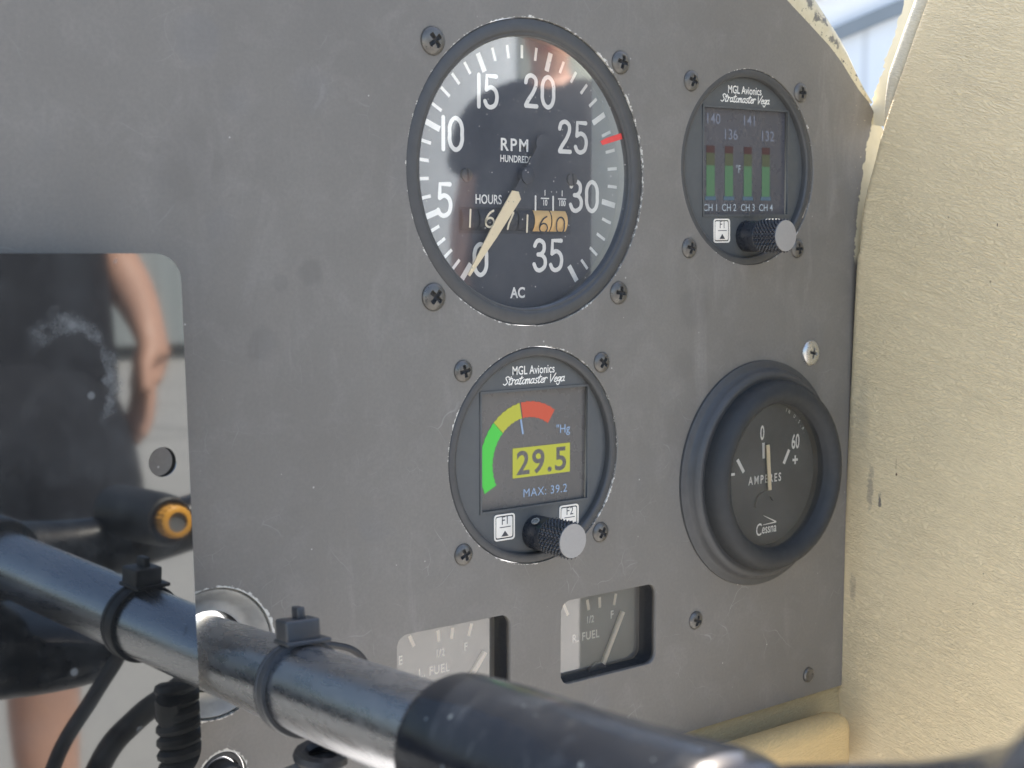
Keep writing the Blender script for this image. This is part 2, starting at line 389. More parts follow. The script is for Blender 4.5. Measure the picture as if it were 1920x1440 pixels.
# ------------------------------------------------------------------ mesh helpers
class MB:
    def __init__(s):
        s.v = []; s.f = []
    def add(s, vs, fs):
        o = len(s.v); s.v += [tuple(p) for p in vs]; s.f += [tuple(i + o for i in q) for q in fs]
        return s
    def lathe(s, prof, n=72, c=(0, 0, 0), ax=None):
        """prof: (radius, y) pairs turned about the Y axis (or about ax)"""
        vs = []; fs = []
        for (r, y) in prof:
            for i in range(n):
                t = 2 * math.pi * i / n
                vs.append(Vector((r * math.cos(t), y, r * math.sin(t))))
        for k in range(len(prof) - 1):
            for i in range(n):
                j = (i + 1) % n
                fs.append((k * n + i, k * n + j, (k + 1) * n + j, (k + 1) * n + i))
        if ax is not None:
            q = Vector((0, 1, 0)).rotation_difference(Vector(ax).normalized())
            vs = [q @ p for p in vs]
        c = Vector(c)
        return s.add([p + c for p in vs], fs)
    def disc(s, r, y, n=64, c=(0, 0)):
        return s.add([(c[0] + r * math.cos(2 * math.pi * i / n), y, c[1] + r * math.sin(2 * math.pi * i / n)) for i in range(n)], [tuple(range(n))])
    def box(s, a, b):
        x0, y0, z0 = a; x1, y1, z1 = b
        return s.add([(x0, y0, z0), (x1, y0, z0), (x1, y1, z0), (x0, y1, z0), (x0, y0, z1), (x1, y0, z1), (x1, y1, z1), (x0, y1, z1)],
                     [(0, 3, 2, 1), (4, 5, 6, 7), (0, 1, 5, 4), (1, 2, 6, 5), (2, 3, 7, 6), (3, 0, 4, 7)])
    def prism(s, poly, y0, y1):
        """poly in (x, z), solid between y0 and y1"""
        n = len(poly)
        vs = [(x, y0, z) for x, z in poly] + [(x, y1, z) for x, z in poly]
        fs = [tuple(range(n)), tuple(range(2 * n - 1, n - 1, -1))] + [(i, (i + 1) % n, n + (i + 1) % n, n + i) for i in range(n)]
        return s.add(vs, fs)
    def flat(s, poly, y):
        return s.add([(x, y, z) for x, z in poly], [tuple(range(len(poly)))])
    def ribbon(s, pts, w, y, closed=False, cap=True):
        """flat stroke of width w along (x, z) points, rounded ends"""
        pts = [Vector((p[0], p[1])) for p in pts]
        n = len(pts); L = []; Rr = []
        for i in range(n):
            a = pts[i - 1] if (i > 0 or closed) else None
            b = pts[(i + 1) % n] if (i < n - 1 or closed) else None
            d = ((pts[i] - a).normalized() if a is not None else Vector((0, 0))) + ((b - pts[i]).normalized() if b is not None else Vector((0, 0)))
            if d.length < 1e-6: d = Vector((1, 0))
            d.normalize(); nn = Vector((-d.y, d.x))
            L.append(pts[i] + nn * w / 2); Rr.append(pts[i] - nn * w / 2)
        m = n if closed else n - 1
        vs = [(p.x, y, p.y) for p in L] + [(p.x, y, p.y) for p in Rr]
        s.add(vs, [(i, (i + 1) % n, n + (i + 1) % n, n + i) for i in range(m)])
        if cap and not closed:
            for e, q in ((0, 1), (n - 1, n - 2)):
                d = (pts[e] - pts[q]).normalized(); a0 = math.atan2(d.y, d.x)
                arc = [(pts[e].x + w / 2 * math.cos(a0 + t), pts[e].y + w / 2 * math.sin(a0 + t)) for t in [(-90 + 180 * k / 8) * math.pi / 180 for k in range(9)]]
                s.flat(arc, y)
        return s
    def bar(s, a, b, w, y, w2=None):
        a = Vector(a); b = Vector(b); d = (b - a).normalized(); n = Vector((-d.y, d.x)); w2 = w if w2 is None else w2
        return s.flat([tuple(a + n * w / 2), tuple(a - n * w / 2), tuple(b - n * w2 / 2), tuple(b + n * w2 / 2)], y)
    def tube(s, path, r, n=14, rr=None, caps=True):
        path = [Vector(p) for p in path]; k = len(path)
        T = [((path[min(i + 1, k - 1)] - path[max(i - 1, 0)]).normalized()) for i in range(k)]
        u = T[0].orthogonal().normalized(); vs = []; fs = []
        for i in range(k):
            u = (u - T[i] * u.dot(T[i])).normalized(); v = T[i].cross(u); rad = rr[i] if rr else r
            for j in range(n):
                t = 2 * math.pi * j / n
                vs.append(path[i] + (u * math.cos(t) + v * math.sin(t)) * rad)
        for i in range(k - 1):
            for j in range(n):
                l = (j + 1) % n
                fs.append((i * n + j, i * n + l, (i + 1) * n + l, (i + 1) * n + j))
        if caps:
            fs.append(tuple(range(n - 1, -1, -1))); fs.append(tuple((k - 1) * n + j for j in range(n)))
        return s.add(vs, fs)
    def mesh(s, me, off=(0, 0, 0)):
        """take in a finished mesh lying in XY and stand it up in XZ"""
        return s.add([(p.co.x * 1000 + off[0], off[1], p.co.y * 1000 + off[2]) for p in me.vertices], [tuple(q.vertices) for q in me.polygons])
    def build(s, name, mat, parent=None, smooth=40, bevel=0.0, fix=True, loc=None):
        me = bpy.data.meshes.new(name)
        me.from_pydata([(x * MM, y * MM, z * MM) for x, y, z in s.v], [], s.f)
        bm = bmesh.new(); bm.from_mesh(me)
        if fix:
            bmesh.ops.remove_doubles(bm, verts=bm.verts, dist=1e-7)
            bmesh.ops.recalc_face_normals(bm, faces=bm.faces)
        if bevel:
            es = [e for e in bm.edges if len(e.link_faces) == 2 and e.calc_face_angle(0) > R(35)]
            bmesh.ops.bevel(bm, geom=es, offset=bevel * MM, segments=3, profile=0.5, affect='EDGES')
        bm.to_mesh(me); bm.free()
        if smooth:
            for p in me.polygons: p.use_smooth = True
            me.set_sharp_from_angle(angle=R(smooth))
        me.materials.append(mat)
        o = bpy.data.objects.new(name, me)
        COL.objects.link(o)
        if parent is not None: o.parent = parent
        if loc: o.location = tuple(v * MM for v in loc)
        return o

def tag(o, label=None, cat=None, group=None, kind=None):
    if label: o['label'] = label
    if cat: o['category'] = cat
    if group: o['group'] = group
    if kind: o['kind'] = kind
    return o

def thing(name, loc, label, cat, group=None, rot=None):
    o = bpy.data.objects.new(name, None)
    o.empty_display_size = 0.01
    COL.objects.link(o)
    o.location = tuple(v * MM for v in loc)
    if rot: o.rotation_euler = rot
    return tag(o, label, cat, group)

def text(body, size, x, z, y, bold=0.0, sx=1.0, shear=0.0, align='CENTER', space=1.0, rot=0.0):
    """built-in lettering as flat mesh data: returns a function that adds it to an MB; size is the cap height in mm"""
    c = bpy.data.curves.new('lettering', 'FONT')
    c.body = body; c.size = size * MM / 0.70; c.align_x = align; c.shear = shear; c.offset = bold * MM
    c.space_character = space; c.resolution_u = 4
    o = bpy.data.objects.new('lettering', c); COL.objects.link(o)
    dg = bpy.context.evaluated_depsgraph_get(); dg.update()
    me = bpy.data.meshes.new_from_object(o.evaluated_get(dg))
    vs = []
    for p in me.vertices:
        px, pz = p.co.x * 1000 * sx, p.co.y * 1000
        px, pz = px * math.cos(rot) - pz * math.sin(rot), px * math.sin(rot) + pz * math.cos(rot)
        vs.append((x + px, y, z + pz))
    fs = [tuple(q.vertices) for q in me.polygons]
    bpy.data.objects.remove(o); bpy.data.curves.remove(c); bpy.data.meshes.remove(me)
    return vs, fs

def put(mb, t):
    mb.add(*t); return mb

def catmull(P, k=6, closed=False):
    P = [Vector(p) for p in P]; n = len(P); out = []
    m = n if closed else n - 1
    for i in range(m):
        if closed: a, b, c, d = P[(i - 1) % n], P[i], P[(i + 1) % n], P[(i + 2) % n]
        else: a, b, c, d = P[max(i - 1, 0)], P[i], P[i + 1], P[min(i + 2, n - 1)]
        for j in range(k):
            t = j / k
            out.append(0.5 * ((2 * b) + (c - a) * t + (2 * a - 5 * b + 4 * c - d) * t * t + (3 * b - a - 3 * c + d) * t ** 3))
    if not closed: out.append(P[-1])
    return out

# rounded-stroke numerals in a box 0.5 wide, 1 high
GLYPH = {
    '0': [('c', [(.25, 1), (.42, .9), (.5, .7), (.5, .5), (.5, .3), (.42, .1), (.25, 0), (.08, .1), (0, .3), (0, .5), (0, .7), (.08, .9)])],
    '1': [('p', [(.25, 0), (.25, 1)])],
    '2': [('s', [(.02, .76), (.08, .93), (.26, 1), (.44, .9), (.46, .7), (.34, .45), (.14, .2), (.02, .02)]), ('p', [(.02, .0), (.5, .0)])],
    '3': [('s', [(.03, .82), (.12, .96), (.26, 1), (.43, .9), (.44, .68), (.32, .55), (.18, .53)]), ('s', [(.2, .53), (.36, .5), (.49, .36), (.47, .13), (.27, 0), (.1, .04), (.0, .2)])],
    '5': [('p', [(.47, 1), (.08, 1), (.06, .58)]), ('s', [(.06, .56), (.24, .64), (.43, .55), (.5, .34), (.43, .1), (.24, 0), (.08, .05), (.0, .18)])],
    '6': [('s', [(.44, .98), (.22, .82), (.06, .55), (.0, .3), (.06, .09), (.24, 0), (.43, .08), (.5, .28), (.43, .48), (.26, .55), (.08, .46), (.01, .3)])],
    '7': [('p', [(.02, .98), (.48, .98)]), ('s', [(.48, .98), (.34, .6), (.22, .3), (.16, 0)])],
}
def strokes(mb, s, x, z, h, w, y, gap=0.26, wide=1.0, slant=0.0):
    """string of stroke numerals centred on (x, z)"""
    adv = []
    for ch in s: adv.append((0.02 if ch == '1' else 0.5) * wide)
    tot = sum(adv) + gap * (len(s) - 1)
    cx = -tot / 2; k = 0
    for ch, a in zip(s, adv):
        for kind, pts in GLYPH[ch]:
            q = [((p[0] - (0.24 if ch == '1' else 0)) * wide + cx, p[1] - 0.5) for p in pts]
            q = [(x + (p[0] + slant * p[1]) * h, z + p[1] * h) for p in q]
            if kind == 'p': mb.ribbon(q, w, y - 0.015 * k)
            else: mb.ribbon([tuple(v) for v in catmull([(*p, 0) for p in q], 5, kind == 'c')], w, y - 0.015 * k, closed=(kind == 'c'))
            k = (k + 1) % 3
        cx += a + gap
    return mb

def rrect(x0, z0, x1, z1, r, n=6):
    out = []
    for cx, cz, a0 in ((x1 - r, z1 - r, 0), (x0 + r, z1 - r, 90), (x0 + r, z0 + r, 180), (x1 - r, z0 + r, 270)):
        for k in range(n + 1):
            t = R(a0 + 90 * k / n); out.append((cx + r * math.cos(t), cz + r * math.sin(t)))
    return out

def circle(cx, cz, r, n=72):
    return [(cx + r * math.cos(2 * math.pi * i / n), cz + r * math.sin(2 * math.pi * i / n)) for i in range(n)]

def sheet(name, outline, holes, y0, y1, mat, parent=None, loc=None):
    """flat sheet with cut-outs: outline and holes in (x, z)"""
    c = bpy.data.curves.new(name, 'CURVE'); c.dimensions = '2D'; c.fill_mode = 'BOTH'; c.extrude = abs(y1 - y0) / 2 * MM
    for P in [outline] + holes:
        s = c.splines.new('POLY'); s.points.add(len(P) - 1)
        for p, q in zip(s.points, P): p.co = (q[0] * MM, q[1] * MM, 0, 1)
        s.use_cyclic_u = True
    o = bpy.data.objects.new(name, c); COL.objects.link(o)
    dg = bpy.context.evaluated_depsgraph_get(); dg.update()
    me = bpy.data.meshes.new_from_object(o.evaluated_get(dg))
    bpy.data.objects.remove(o); bpy.data.curves.remove(c)
    for v in me.vertices:
        x, z, d = v.co; v.co = (x, (y0 + y1) / 2 * MM + d, z)
    bm = bmesh.new(); bm.from_mesh(me)
    bmesh.ops.remove_doubles(bm, verts=bm.verts, dist=1e-7); bmesh.ops.recalc_face_normals(bm, faces=bm.faces)
    bm.to_mesh(me); bm.free()
    me.materials.clear(); me.materials.append(mat)
    o = bpy.data.objects.new(name, me); COL.objects.link(o)
    if parent is not None: o.parent = parent
    if loc: o.location = tuple(v * MM for v in loc)
    return o

# ------------------------------------------------------------------ the setting outside
GZ = -1000.0                                                       # apron level, mm
m = Mat('concrete_apron')
P = m.pos()
c = m.mix(m.noise(0.0006, 5, 0.6), (0.30, 0.295, 0.28), (0.40, 0.39, 0.37))
c = m.mix(m.ramp(m.noise(0.01, 5, 0.7), 0.55, 0.8, 0, 0.5), c, (0.24, 0.235, 0.225))
br = m.n('ShaderNodeTexBrick'); m.set(br.inputs['Vector'], m.vec('MULTIPLY', P, (0.00016, 0.00016, 0)))
br.offset = 0.0; br.inputs['Scale'].default_value = 1.0; br.inputs['Mortar Size'].default_value = 0.012
br.inputs['Color1'].default_value = br.inputs['Color2'].default_value = (1, 1, 1, 1); br.inputs['Mortar'].default_value = (0.45, 0.45, 0.45, 1)
br.inputs['Brick Width'].default_value = 1.0; br.inputs['Row Height'].default_value = 1.0
mx = m.n('ShaderNodeMix', data_type='RGBA', blend_type='MULTIPLY'); mx.inputs[0].default_value = 1.0
m.set(mx.inputs[6], c); m.set(mx.inputs[7], br.outputs[0])
m.bsdf(mx.outputs[2], 0.85, 0, m.bump(m.noise(0.05, 4), 0.2, 2))
g = MB(); S = 250000
g.add([(-S, -S, GZ), (S, -S, GZ), (S, S, GZ), (-S, S, GZ)], [(0, 1, 2, 3)])
tag(g.build('ground', m.m, smooth=0), kind='structure', label='pale concrete apron outside the aeroplane')

def siding(name, ca, cb, pitch):
    m = Mat(name)
    sx = m.n('ShaderNodeSeparateXYZ'); m.set(sx.inputs[0], m.pos())
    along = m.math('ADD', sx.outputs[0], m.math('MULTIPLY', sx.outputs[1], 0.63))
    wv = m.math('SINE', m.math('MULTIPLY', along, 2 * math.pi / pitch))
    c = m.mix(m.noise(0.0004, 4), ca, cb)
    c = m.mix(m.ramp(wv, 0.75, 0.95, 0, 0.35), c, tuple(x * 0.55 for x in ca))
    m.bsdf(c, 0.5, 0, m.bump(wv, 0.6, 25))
    return m.m

def wall_run(x0, x1, y, z0, z1, name, mat, parent, d=300):
    return MB().box((x0, y - d, z0), (x1, y, z1)).build(name, mat, parent, smooth=0)

h = thing('hangar', (60000, -60000, GZ), 'long grey hangar with pale sliding doors across the apron, behind the viewer', 'hangar')
TEALW = siding('hangar_teal', (0.26, 0.295, 0.305), (0.31, 0.34, 0.35), 900)
PALEW = siding('hangar_pale', (0.56, 0.62, 0.66), (0.63, 0.68, 0.71), 700)
GREENW = siding('hangar_green', (0.20, 0.225, 0.20), (0.25, 0.27, 0.245), 900)
PLINTH = simple('plinth_dark', (0.07, 0.08, 0.085), 0.8, 0, 0.2, 0.0005)
wall_run(-62000, -27200, 0, 700, 15000, 'wall', TEALW, h)
for i in range(2):
    wall_run(-27100 + i * 7600, -27100 + i * 7600 + 7500, -100 + (i % 2) * 120, 150, 13800, 'sliding_door', PALEW, h, 120)
wall_run(-11700, 70000, 0, 700, 15000, 'wall', GREENW, h)
wall_run(-62000, 70000, -320, 0, 690, 'plinth', PLINTH, h, 300)
wall_run(-62000, 70000, 400, 15010, 15900, 'fascia', PLINTH, h, 800)

b = thing('corrugated_shed', (33000, 25000, GZ), 'pale blue corrugated shed with grey roof edges seen bright through the cockpit window', 'shed', rot=(0, 0, R(-38)))
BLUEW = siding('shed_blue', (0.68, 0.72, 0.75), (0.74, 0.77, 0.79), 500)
GREYE = simple('roof_edge_grey', (0.20, 0.23, 0.25), 0.6, 0, 0.15, 0.0006)
WHITEW = simple('shed_white', (0.86, 0.86, 0.84), 0.6, 0, 0.06, 0.0004)
def zl(x, d): return 7400 + 0.42 * x + d
pl = [(-16000, 0), (16000, 0), (16000, zl(16000, 0)), (-16000, zl(-16000, 0))]
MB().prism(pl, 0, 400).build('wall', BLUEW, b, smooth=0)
for nm_, d0, d1, yy, mt in (('roof_edge', 5, 420, -300, GREYE), ('upper_wall', 425, 1500, 150, WHITEW), ('upper_roof_edge', 1505, 1720, -200, GREYE), ('roof_slope', 1725, 7000, 900, WHITEW)):
    MB().prism([(-16000, zl(-16000, d0)), (16000, zl(16000, d0)), (16000, zl(16000, d1)), (-16000, zl(-16000, d1))], yy, yy + 500).build(nm_, mt, b, smooth=0)

# ------------------------------------------------------------------ people standing outside (mirrored in the plate and the big gauge's glass)
def skin(name, nodes, edges, mat, parent, root, levels=2, loc=(0, 0, 0)):
    ks = list(nodes); me = bpy.data.meshes.new(name)
    me.from_pydata([tuple(v * MM for v in nodes[k][0]) for k in ks], [(ks.index(a), ks.index(b2)) for a, b2 in edges], [])
    o = bpy.data.objects.new(name, me); COL.objects.link(o)
    o.modifiers.new('Skin', 'SKIN'); sb = o.modifiers.new('Sub', 'SUBSURF'); sb.levels = sb.render_levels = levels
    for i, k in enumerate(ks):
        r = nodes[k][1]; r = r if isinstance(r, tuple) else (r, r)
        me.skin_vertices[0].data[i].radius = (r[0] * MM, r[1] * MM)
        me.skin_vertices[0].data[i].use_root = (k == root)
    dg = bpy.context.evaluated_depsgraph_get(); dg.update()
    nm = bpy.data.meshes.new_from_object(o.evaluated_get(dg))
    bpy.data.objects.remove(o); bpy.data.meshes.remove(me)
    nm.name = name
    for p in nm.polygons: p.use_smooth = True
    nm.materials.clear(); nm.materials.append(mat)
    o = bpy.data.objects.new(name, nm); COL.objects.link(o)
    if parent is not None: o.parent = parent
    return o

SKIN = simple('skin', (0.50, 0.29, 0.21), 0.5, 0, 0.08, 0.02)
NAVY = simple('navy_cloth', (0.012, 0.014, 0.021), 0.85, 0, 0.2, 0.02, 0.3, 0.3)
BLACKC = simple('black_cloth', (0.016, 0.018, 0.022), 0.85, 0, 0.2, 0.02, 0.3, 0.3)
HAIR = simple('brown_hair', (0.05, 0.03, 0.02), 0.6)
TEALC = simple('teal_cap', (0.05, 0.25, 0.24), 0.7)
SHOE = simple('shoe', (0.05, 0.05, 0.05), 0.6)

def person(loc, label, cloth, short, headgear, right_hand_pocket, rot=0.0, k=1.0, wide=1.0):
    t = thing('person', loc, label, 'person', rot=(0, 0, rot)); t.scale = (k, k, k)
    N = {}; E = []
    def ch(*ks):
        for a, b2 in zip(ks, ks[1:]): E.append((a, b2))
    N['pel'] = ((0, 0, 930), (150, 105)); N['wst'] = ((0, 10, 1080), (135, 95)); N['chs'] = ((0, 5, 1290), (155, 110)); N['shc'] = ((0, -5, 1420), (105, 80))
    N['nek'] = ((0, 0, 1505), 56); N['jaw'] = ((0, 20, 1570), (62, 70)); N['hd'] = ((0, 10, 1650), (76, 92)); N['top'] = ((0, 5, 1705), (62, 74))
    ch('pel', 'wst', 'chs', 'shc', 'nek', 'jaw', 'hd', 'top')
    N['nose'] = ((0, 118, 1625), 12); N['nosb'] = ((0, 70, 1640), 22); ch('hd', 'nosb', 'nose')
    for s, T in ((1, 'r'), (-1, 'l')):
        N[T + 'ear'] = ((s * 84, 0, 1630), (10, 22)); ch('hd', T + 'ear')
        N[T + 'hip'] = ((s * 95, 0, 880), (92, 95)); N[T + 'kn'] = ((s * 108, 20, 490), (58, 62)); N[T + 'cf'] = ((s * 112, -10, 350), (56, 62)); N[T + 'an'] = ((s * 116, 0, 90), 37)
        N[T + 'toe'] = ((s * 132, 150, 40), (42, 28)); ch('pel', T + 'hip', T + 'kn', T + 'cf', T + 'an', T + 'toe')
        N[T + 'sh'] = ((s * 185, -5, 1400), 62); N[T + 'el'] = ((s * 262, -30, 1120), 43)
        pk = right_hand_pocket if s > 0 else False
        w = (s * 318, 45, 962) if pk else (s * 275, 20, 880)
        N[T + 'fa'] = ((s * (288 if pk else 268), -5, 1060), 45); N[T + 'wr'] = (w, (29, 24))
        pm = (w[0] - s * (30 if pk else 12), w[1] + (2 if pk else 12), w[2] - 58); N[T + 'pm'] = (pm, (24, 40))
        ch('shc', T + 'sh', T + 'el', T + 'fa', T + 'wr', T + 'pm')
        for i, (dy, ln) in enumerate(((34, 78), (12, 92), (-10, 86), (-30, 66))):
            a = (pm[0] - s * 3, pm[1] + dy * 0.9, pm[2] - 34); b2 = (a[0] - s * (8 if pk else 8), a[1] + dy * 0.15, a[2] - ln * 0.5); c2 = (b2[0] - s * (14 if pk else 20), b2[1], b2[2] - ln * 0.38)
            for q, (pp, rr) in enumerate(((a, 10.5), (b2, 9.5), (c2, 8))): N[f'{T}f{i}{q}'] = (pp, rr)
            ch(T + 'pm', f'{T}f{i}0', f'{T}f{i}1', f'{T}f{i}2')
        N[T + 't0'] = ((pm[0] - s * 14, pm[1] + 40, pm[2] + 18), 12); N[T + 't1'] = ((pm[0] - s * 22, pm[1] + 58, pm[2] - 30), 10); ch(T + 'wr', T + 't0', T + 't1')
    skin('body', N, E, SKIN, t, 'pel')
    S2 = {'a0': ((0, 0, 790), (240, 136)), 'a': ((0, 0, 900), (238, 136)), 'b': ((0, 8, 1080), (228, 128)), 'c': ((0, 4, 1290), (222, 136)), 'd': ((0, -4, 1415), (128, 92)), 'e': ((0, 2, 1530), (72, 70))}
    E2 = [('a0', 'a'), ('a', 'b'), ('b', 'c'), ('c', 'd'), ('d', 'e')]
    for s, T in ((1, 'r'), (-1, 'l')):
        S2[T + '1'] = ((s * 188, -5, 1402), 76); S2[T + '2'] = ((s * 238, -22, 1200), 66); E2 += [('d', T + '1'), (T + '1', T + '2')]
    skin('shirt', S2, E2, cloth, t, 'a0').scale.x = wide
    L = 455 if short else 130
    S3 = {'w': ((0, 4, 1040), (162, 118)), 'p': ((0, 0, 910), (170, 126))}; E3 = [('w', 'p')]
    for s, T in ((1, 'r'), (-1, 'l')):
        S3[T + '1'] = ((s * 136, 0, 800), (150, 124) if short else (112, 114)); S3[T + '2'] = ((s * 134, 12, (800 + L) / 2), (136, 116) if short else (84, 88)); S3[T + '3'] = ((s * 124, 10, L), (112, 108) if short else (66, 70))
        E3 += [('p', T + '1'), (T + '1', T + '2'), (T + '2', T + '3')]
    skin('shorts' if short else 'trousers', S3, E3, cloth, t, 'p').scale.x = wide
    for s in (1, -1):
        MB().tube(catmull([(s * 118, -50, 38), (s * 122, 20, 44), (s * 128, 110, 36), (s * 132, 205, 28)], 4), 40, 12, rr=[38, 42, 44, 46, 48, 48, 48, 48, 46, 44, 42, 38, 20]).build('shoe', SHOE, t)
    cap = MB().lathe([(0.5, 1), (50, 0.93), (78, 0.7), (92, 0.35), (94, 0.0), (88, -0.5)], 32)
    cap.v = [(x * 0.95, z * 1.12 + 2, 1668 + y * 92) for (x, y, z) in cap.v]
    cap.build('cap' if headgear is TEALC else 'hair', headgear, t)
    if headgear is TEALC:
        br2 = MB().box((-66, 80, 1668), (66, 175, 1676)); br2.build('cap_peak', TEALC, t, bevel=3)
    for s in (1, -1): MB().lathe([(0.5, 92), (7, 90), (10, 84), (9, 76)], 16, (s * 32, 0, 1652)).build('eye', DARK, t)
    MB().box((-24, 76, 1572), (24, 92, 1580)).build('mouth', simple('lips', (0.42, 0.16, 0.13), 0.5), t, bevel=2)
    return t

person((452, -2000, GZ), 'person in dark knee-length shorts and dark top, mirrored in the black plate', NAVY, True, HAIR, True, 0.0, 1.0, 1.2)
person((2530, -3000, GZ), 'person in black top, black trousers and teal cap, mirrored in the big round gauge glass', BLACKC, False, TEALC, False, R(48), 1.0, 1.12)

# ------------------------------------------------------------------ instrument panel
crease = [(60, 76), (80, 65.5), (97.1, 55.0), (106.7, 51.3), (118.7, 45.3), (125.3, 40.5), (128.6, 37.0), (132.4, 33.0), (136.4, 29.5)]
crease = [(-230, 118), (-120, 116), (-40, 108), (20, 93)] + [(60, 76), (80, 65.8), (95, 57.2), (106.7, 50.6), (118.7, 43.6), (125.3, 38.8), (129.6, 34.8), (134.0, 31.0), (138.6, 27.9)]
outer = [(-230, 126), (-120, 124), (-36, 116), (26, 101)] + [(67, 83.5), (88, 73), (103, 63.8), (112.3, 56.7), (124.6, 46.3), (128.4, 42.1), (133.0, 36.4), (136.6, 31.8), (140.8, 27.4)]
outline = crease + [(146.3, 19.7), (152, 12), (152, -161.0), (60, -161.6), (-230, -164)]
fuelL = rrect(-42.7, -138.2, -6.6, -115.0, 3.2)
fuelR = rrect(10.8, -138.0, 46.9, -114.6, 3.2)
holes = [circle(0.5, 0.3, 39.6, 128), circle(2.2, -73.7, 29.0, 96), circle(83.9, 4.9, 28.7, 96), fuelL, fuelR,
         circle(-92.2, -110.7, 15.2), circle(-90.5, -140.0, 6.2), circle(90.0, -86.8, 20.0)]
pan = thing('instrument_panel', (0, 0, 0), 'worn grey-black instrument panel sheet with round and square cut-outs and a curved top edge', 'instrument panel')
sheet('panel_sheet', outline, holes, 0.0, 1.8, PAINT, pan)
lip = MB()
k = len(crease)
vs = [(x, 0.0, z) for x, z in crease] + [(x * 0.35 + ox * 0.65, -0.5, z * 0.35 + oz * 0.65) for (x, z), (ox, oz) in zip(crease, outer)] + [(x, 0.6, z) for x, z in outer] + [(x + 0.5, 6.0, z + 0.4) for x, z in outer]
fs = [(r2 * k + i, r2 * k + i + 1, (r2 + 1) * k + i + 1, (r2 + 1) * k + i) for r2 in range(3) for i in range(k - 1)]
lip.add(vs, fs).build('edge_lip', LIP, pan, smooth=50)

# ------------------------------------------------------------------ screws
def screw_mesh(rad, dome, slot_r, slot_w, depth, flat=False):
    """domed head with a pressed cross recess: two meshes, head and recess"""
    n = 44; H = {}; heads = MB(); slots = MB()
    def prof(r):
        t = min(1.0, r / rad)
        return dome * (1 - t ** 2.6) ** 0.55 if t < 1 else 0.0
    rings = 26; seg = 96; grid = []
    for i in range(rings + 1):
        r = rad * (i / rings) ** 0.9
        row = []
        for j in range(seg):
            a = 2 * math.pi * j / seg; x = r * math.cos(a); z = r * math.sin(a)
            inside = (abs(x) < slot_w / 2 * (1 + 0.25 * abs(z) / slot_r) and abs(z) < slot_r) or (abs(z) < slot_w / 2 * (1 + 0.25 * abs(x) / slot_r) and abs(x) < slot_r) or r < slot_w * 0.72
            y = -prof(r)
            if inside: y += depth * (1 - 0.55 * r / slot_r)
            row.append(((x, y, z), inside))
        grid.append(row)
    for i in range(rings):
        for j in range(seg):
            q = [grid[i][j], grid[i][(j + 1) % seg], grid[i + 1][(j + 1) % seg], grid[i + 1][j]]
            tgt = slots if sum(1 for p in q if p[1]) >= 4 else heads
            if i == 0: tgt.add([q[0][0], q[2][0], q[3][0]], [(0, 1, 2)])
            else: tgt.add([p[0] for p in q], [(0, 1, 2, 3)])
    heads.lathe([(rad, 0), (rad * 0.99, 0.4)], seg)
    return heads, slots

SK = {}
def panel_screw(x, z, rad, kind, label, rot, y=0.0, group='screws holding the instruments to the panel'):
    dom = {'b': 0.40, 's': 0.34}[kind] * rad
    key = (round(rad, 2), kind)
    t = thing('panel_screw', (x, y, z), label, 'screw', group, rot=(0, R(rot), 0))
    if key not in SK:
        hd, sl = screw_mesh(rad, dom, rad * (0.55 if kind == 'b' else 0.42), rad * (0.27 if kind == 'b' else 0.17), rad * 0.30)
        SK[key] = (hd.build('screw_head', SCREWM if kind == 'b' else STEELS, t, smooth=35), sl.build('cross_recess', DARK, t, smooth=0))
    else:
        for o in SK[key]:
            c2 = o.copy(); COL.objects.link(c2); c2.parent = t
    return t

RX, RZ, RS = 0.0, 0.0, 62.29 / 2
pos = {'upper left': (-1, 1), 'upper right': (1, 1), 'lower left': (-1, -1), 'lower right': (1, -1)}
jit = {'upper left': 52, 'upper right': 12, 'lower left': 40, 'lower right': 8}
for nm, (a, c2) in pos.items():
    panel_screw(RX + a * RS, RZ + c2 * RS, 3.55 if a < 0 else 3.2, 'b', f'black cross-slot screw at the {nm} of the big rev counter', jit[nm])
for nm, (a, c2) in pos.items():
    panel_screw(1.44 + a * 23.55, -73.57 + c2 * 23.55, 2.85, 'b', f'black cross-slot screw at the {nm} of the green and yellow pressure display', jit[nm] + 25)
for nm, (a, c2) in pos.items():
    panel_screw(82.0 + a * 23.55, 4.75 + c2 * 23.55, 2.95, 'b', f'black cross-slot screw at the {nm} of the four-bar engine monitor', jit[nm] * 0.6 - 10)
panel_screw(63.1, -128.2, 2.75, 'b', 'black cross-slot screw alone on the panel right of the R. FUEL gauge', 20, group='single screws on the bare panel')
panel_screw(112.9, -51.2, 4.0, 's', 'bright silver cross-slot screw above the ammeter', 12, group='single screws on the bare panel')
t = thing('panel_rivet', (114.9, 0, -154.4), 'small dull black rivet near the lower right corner of the panel', 'rivet')
MB().lathe([(2.5, 0.05), (2.4, -0.4), (1.9, -0.75), (1.2, -0.6), (0.05, -0.35)], 40).build('rivet_head', SCREWM, t)

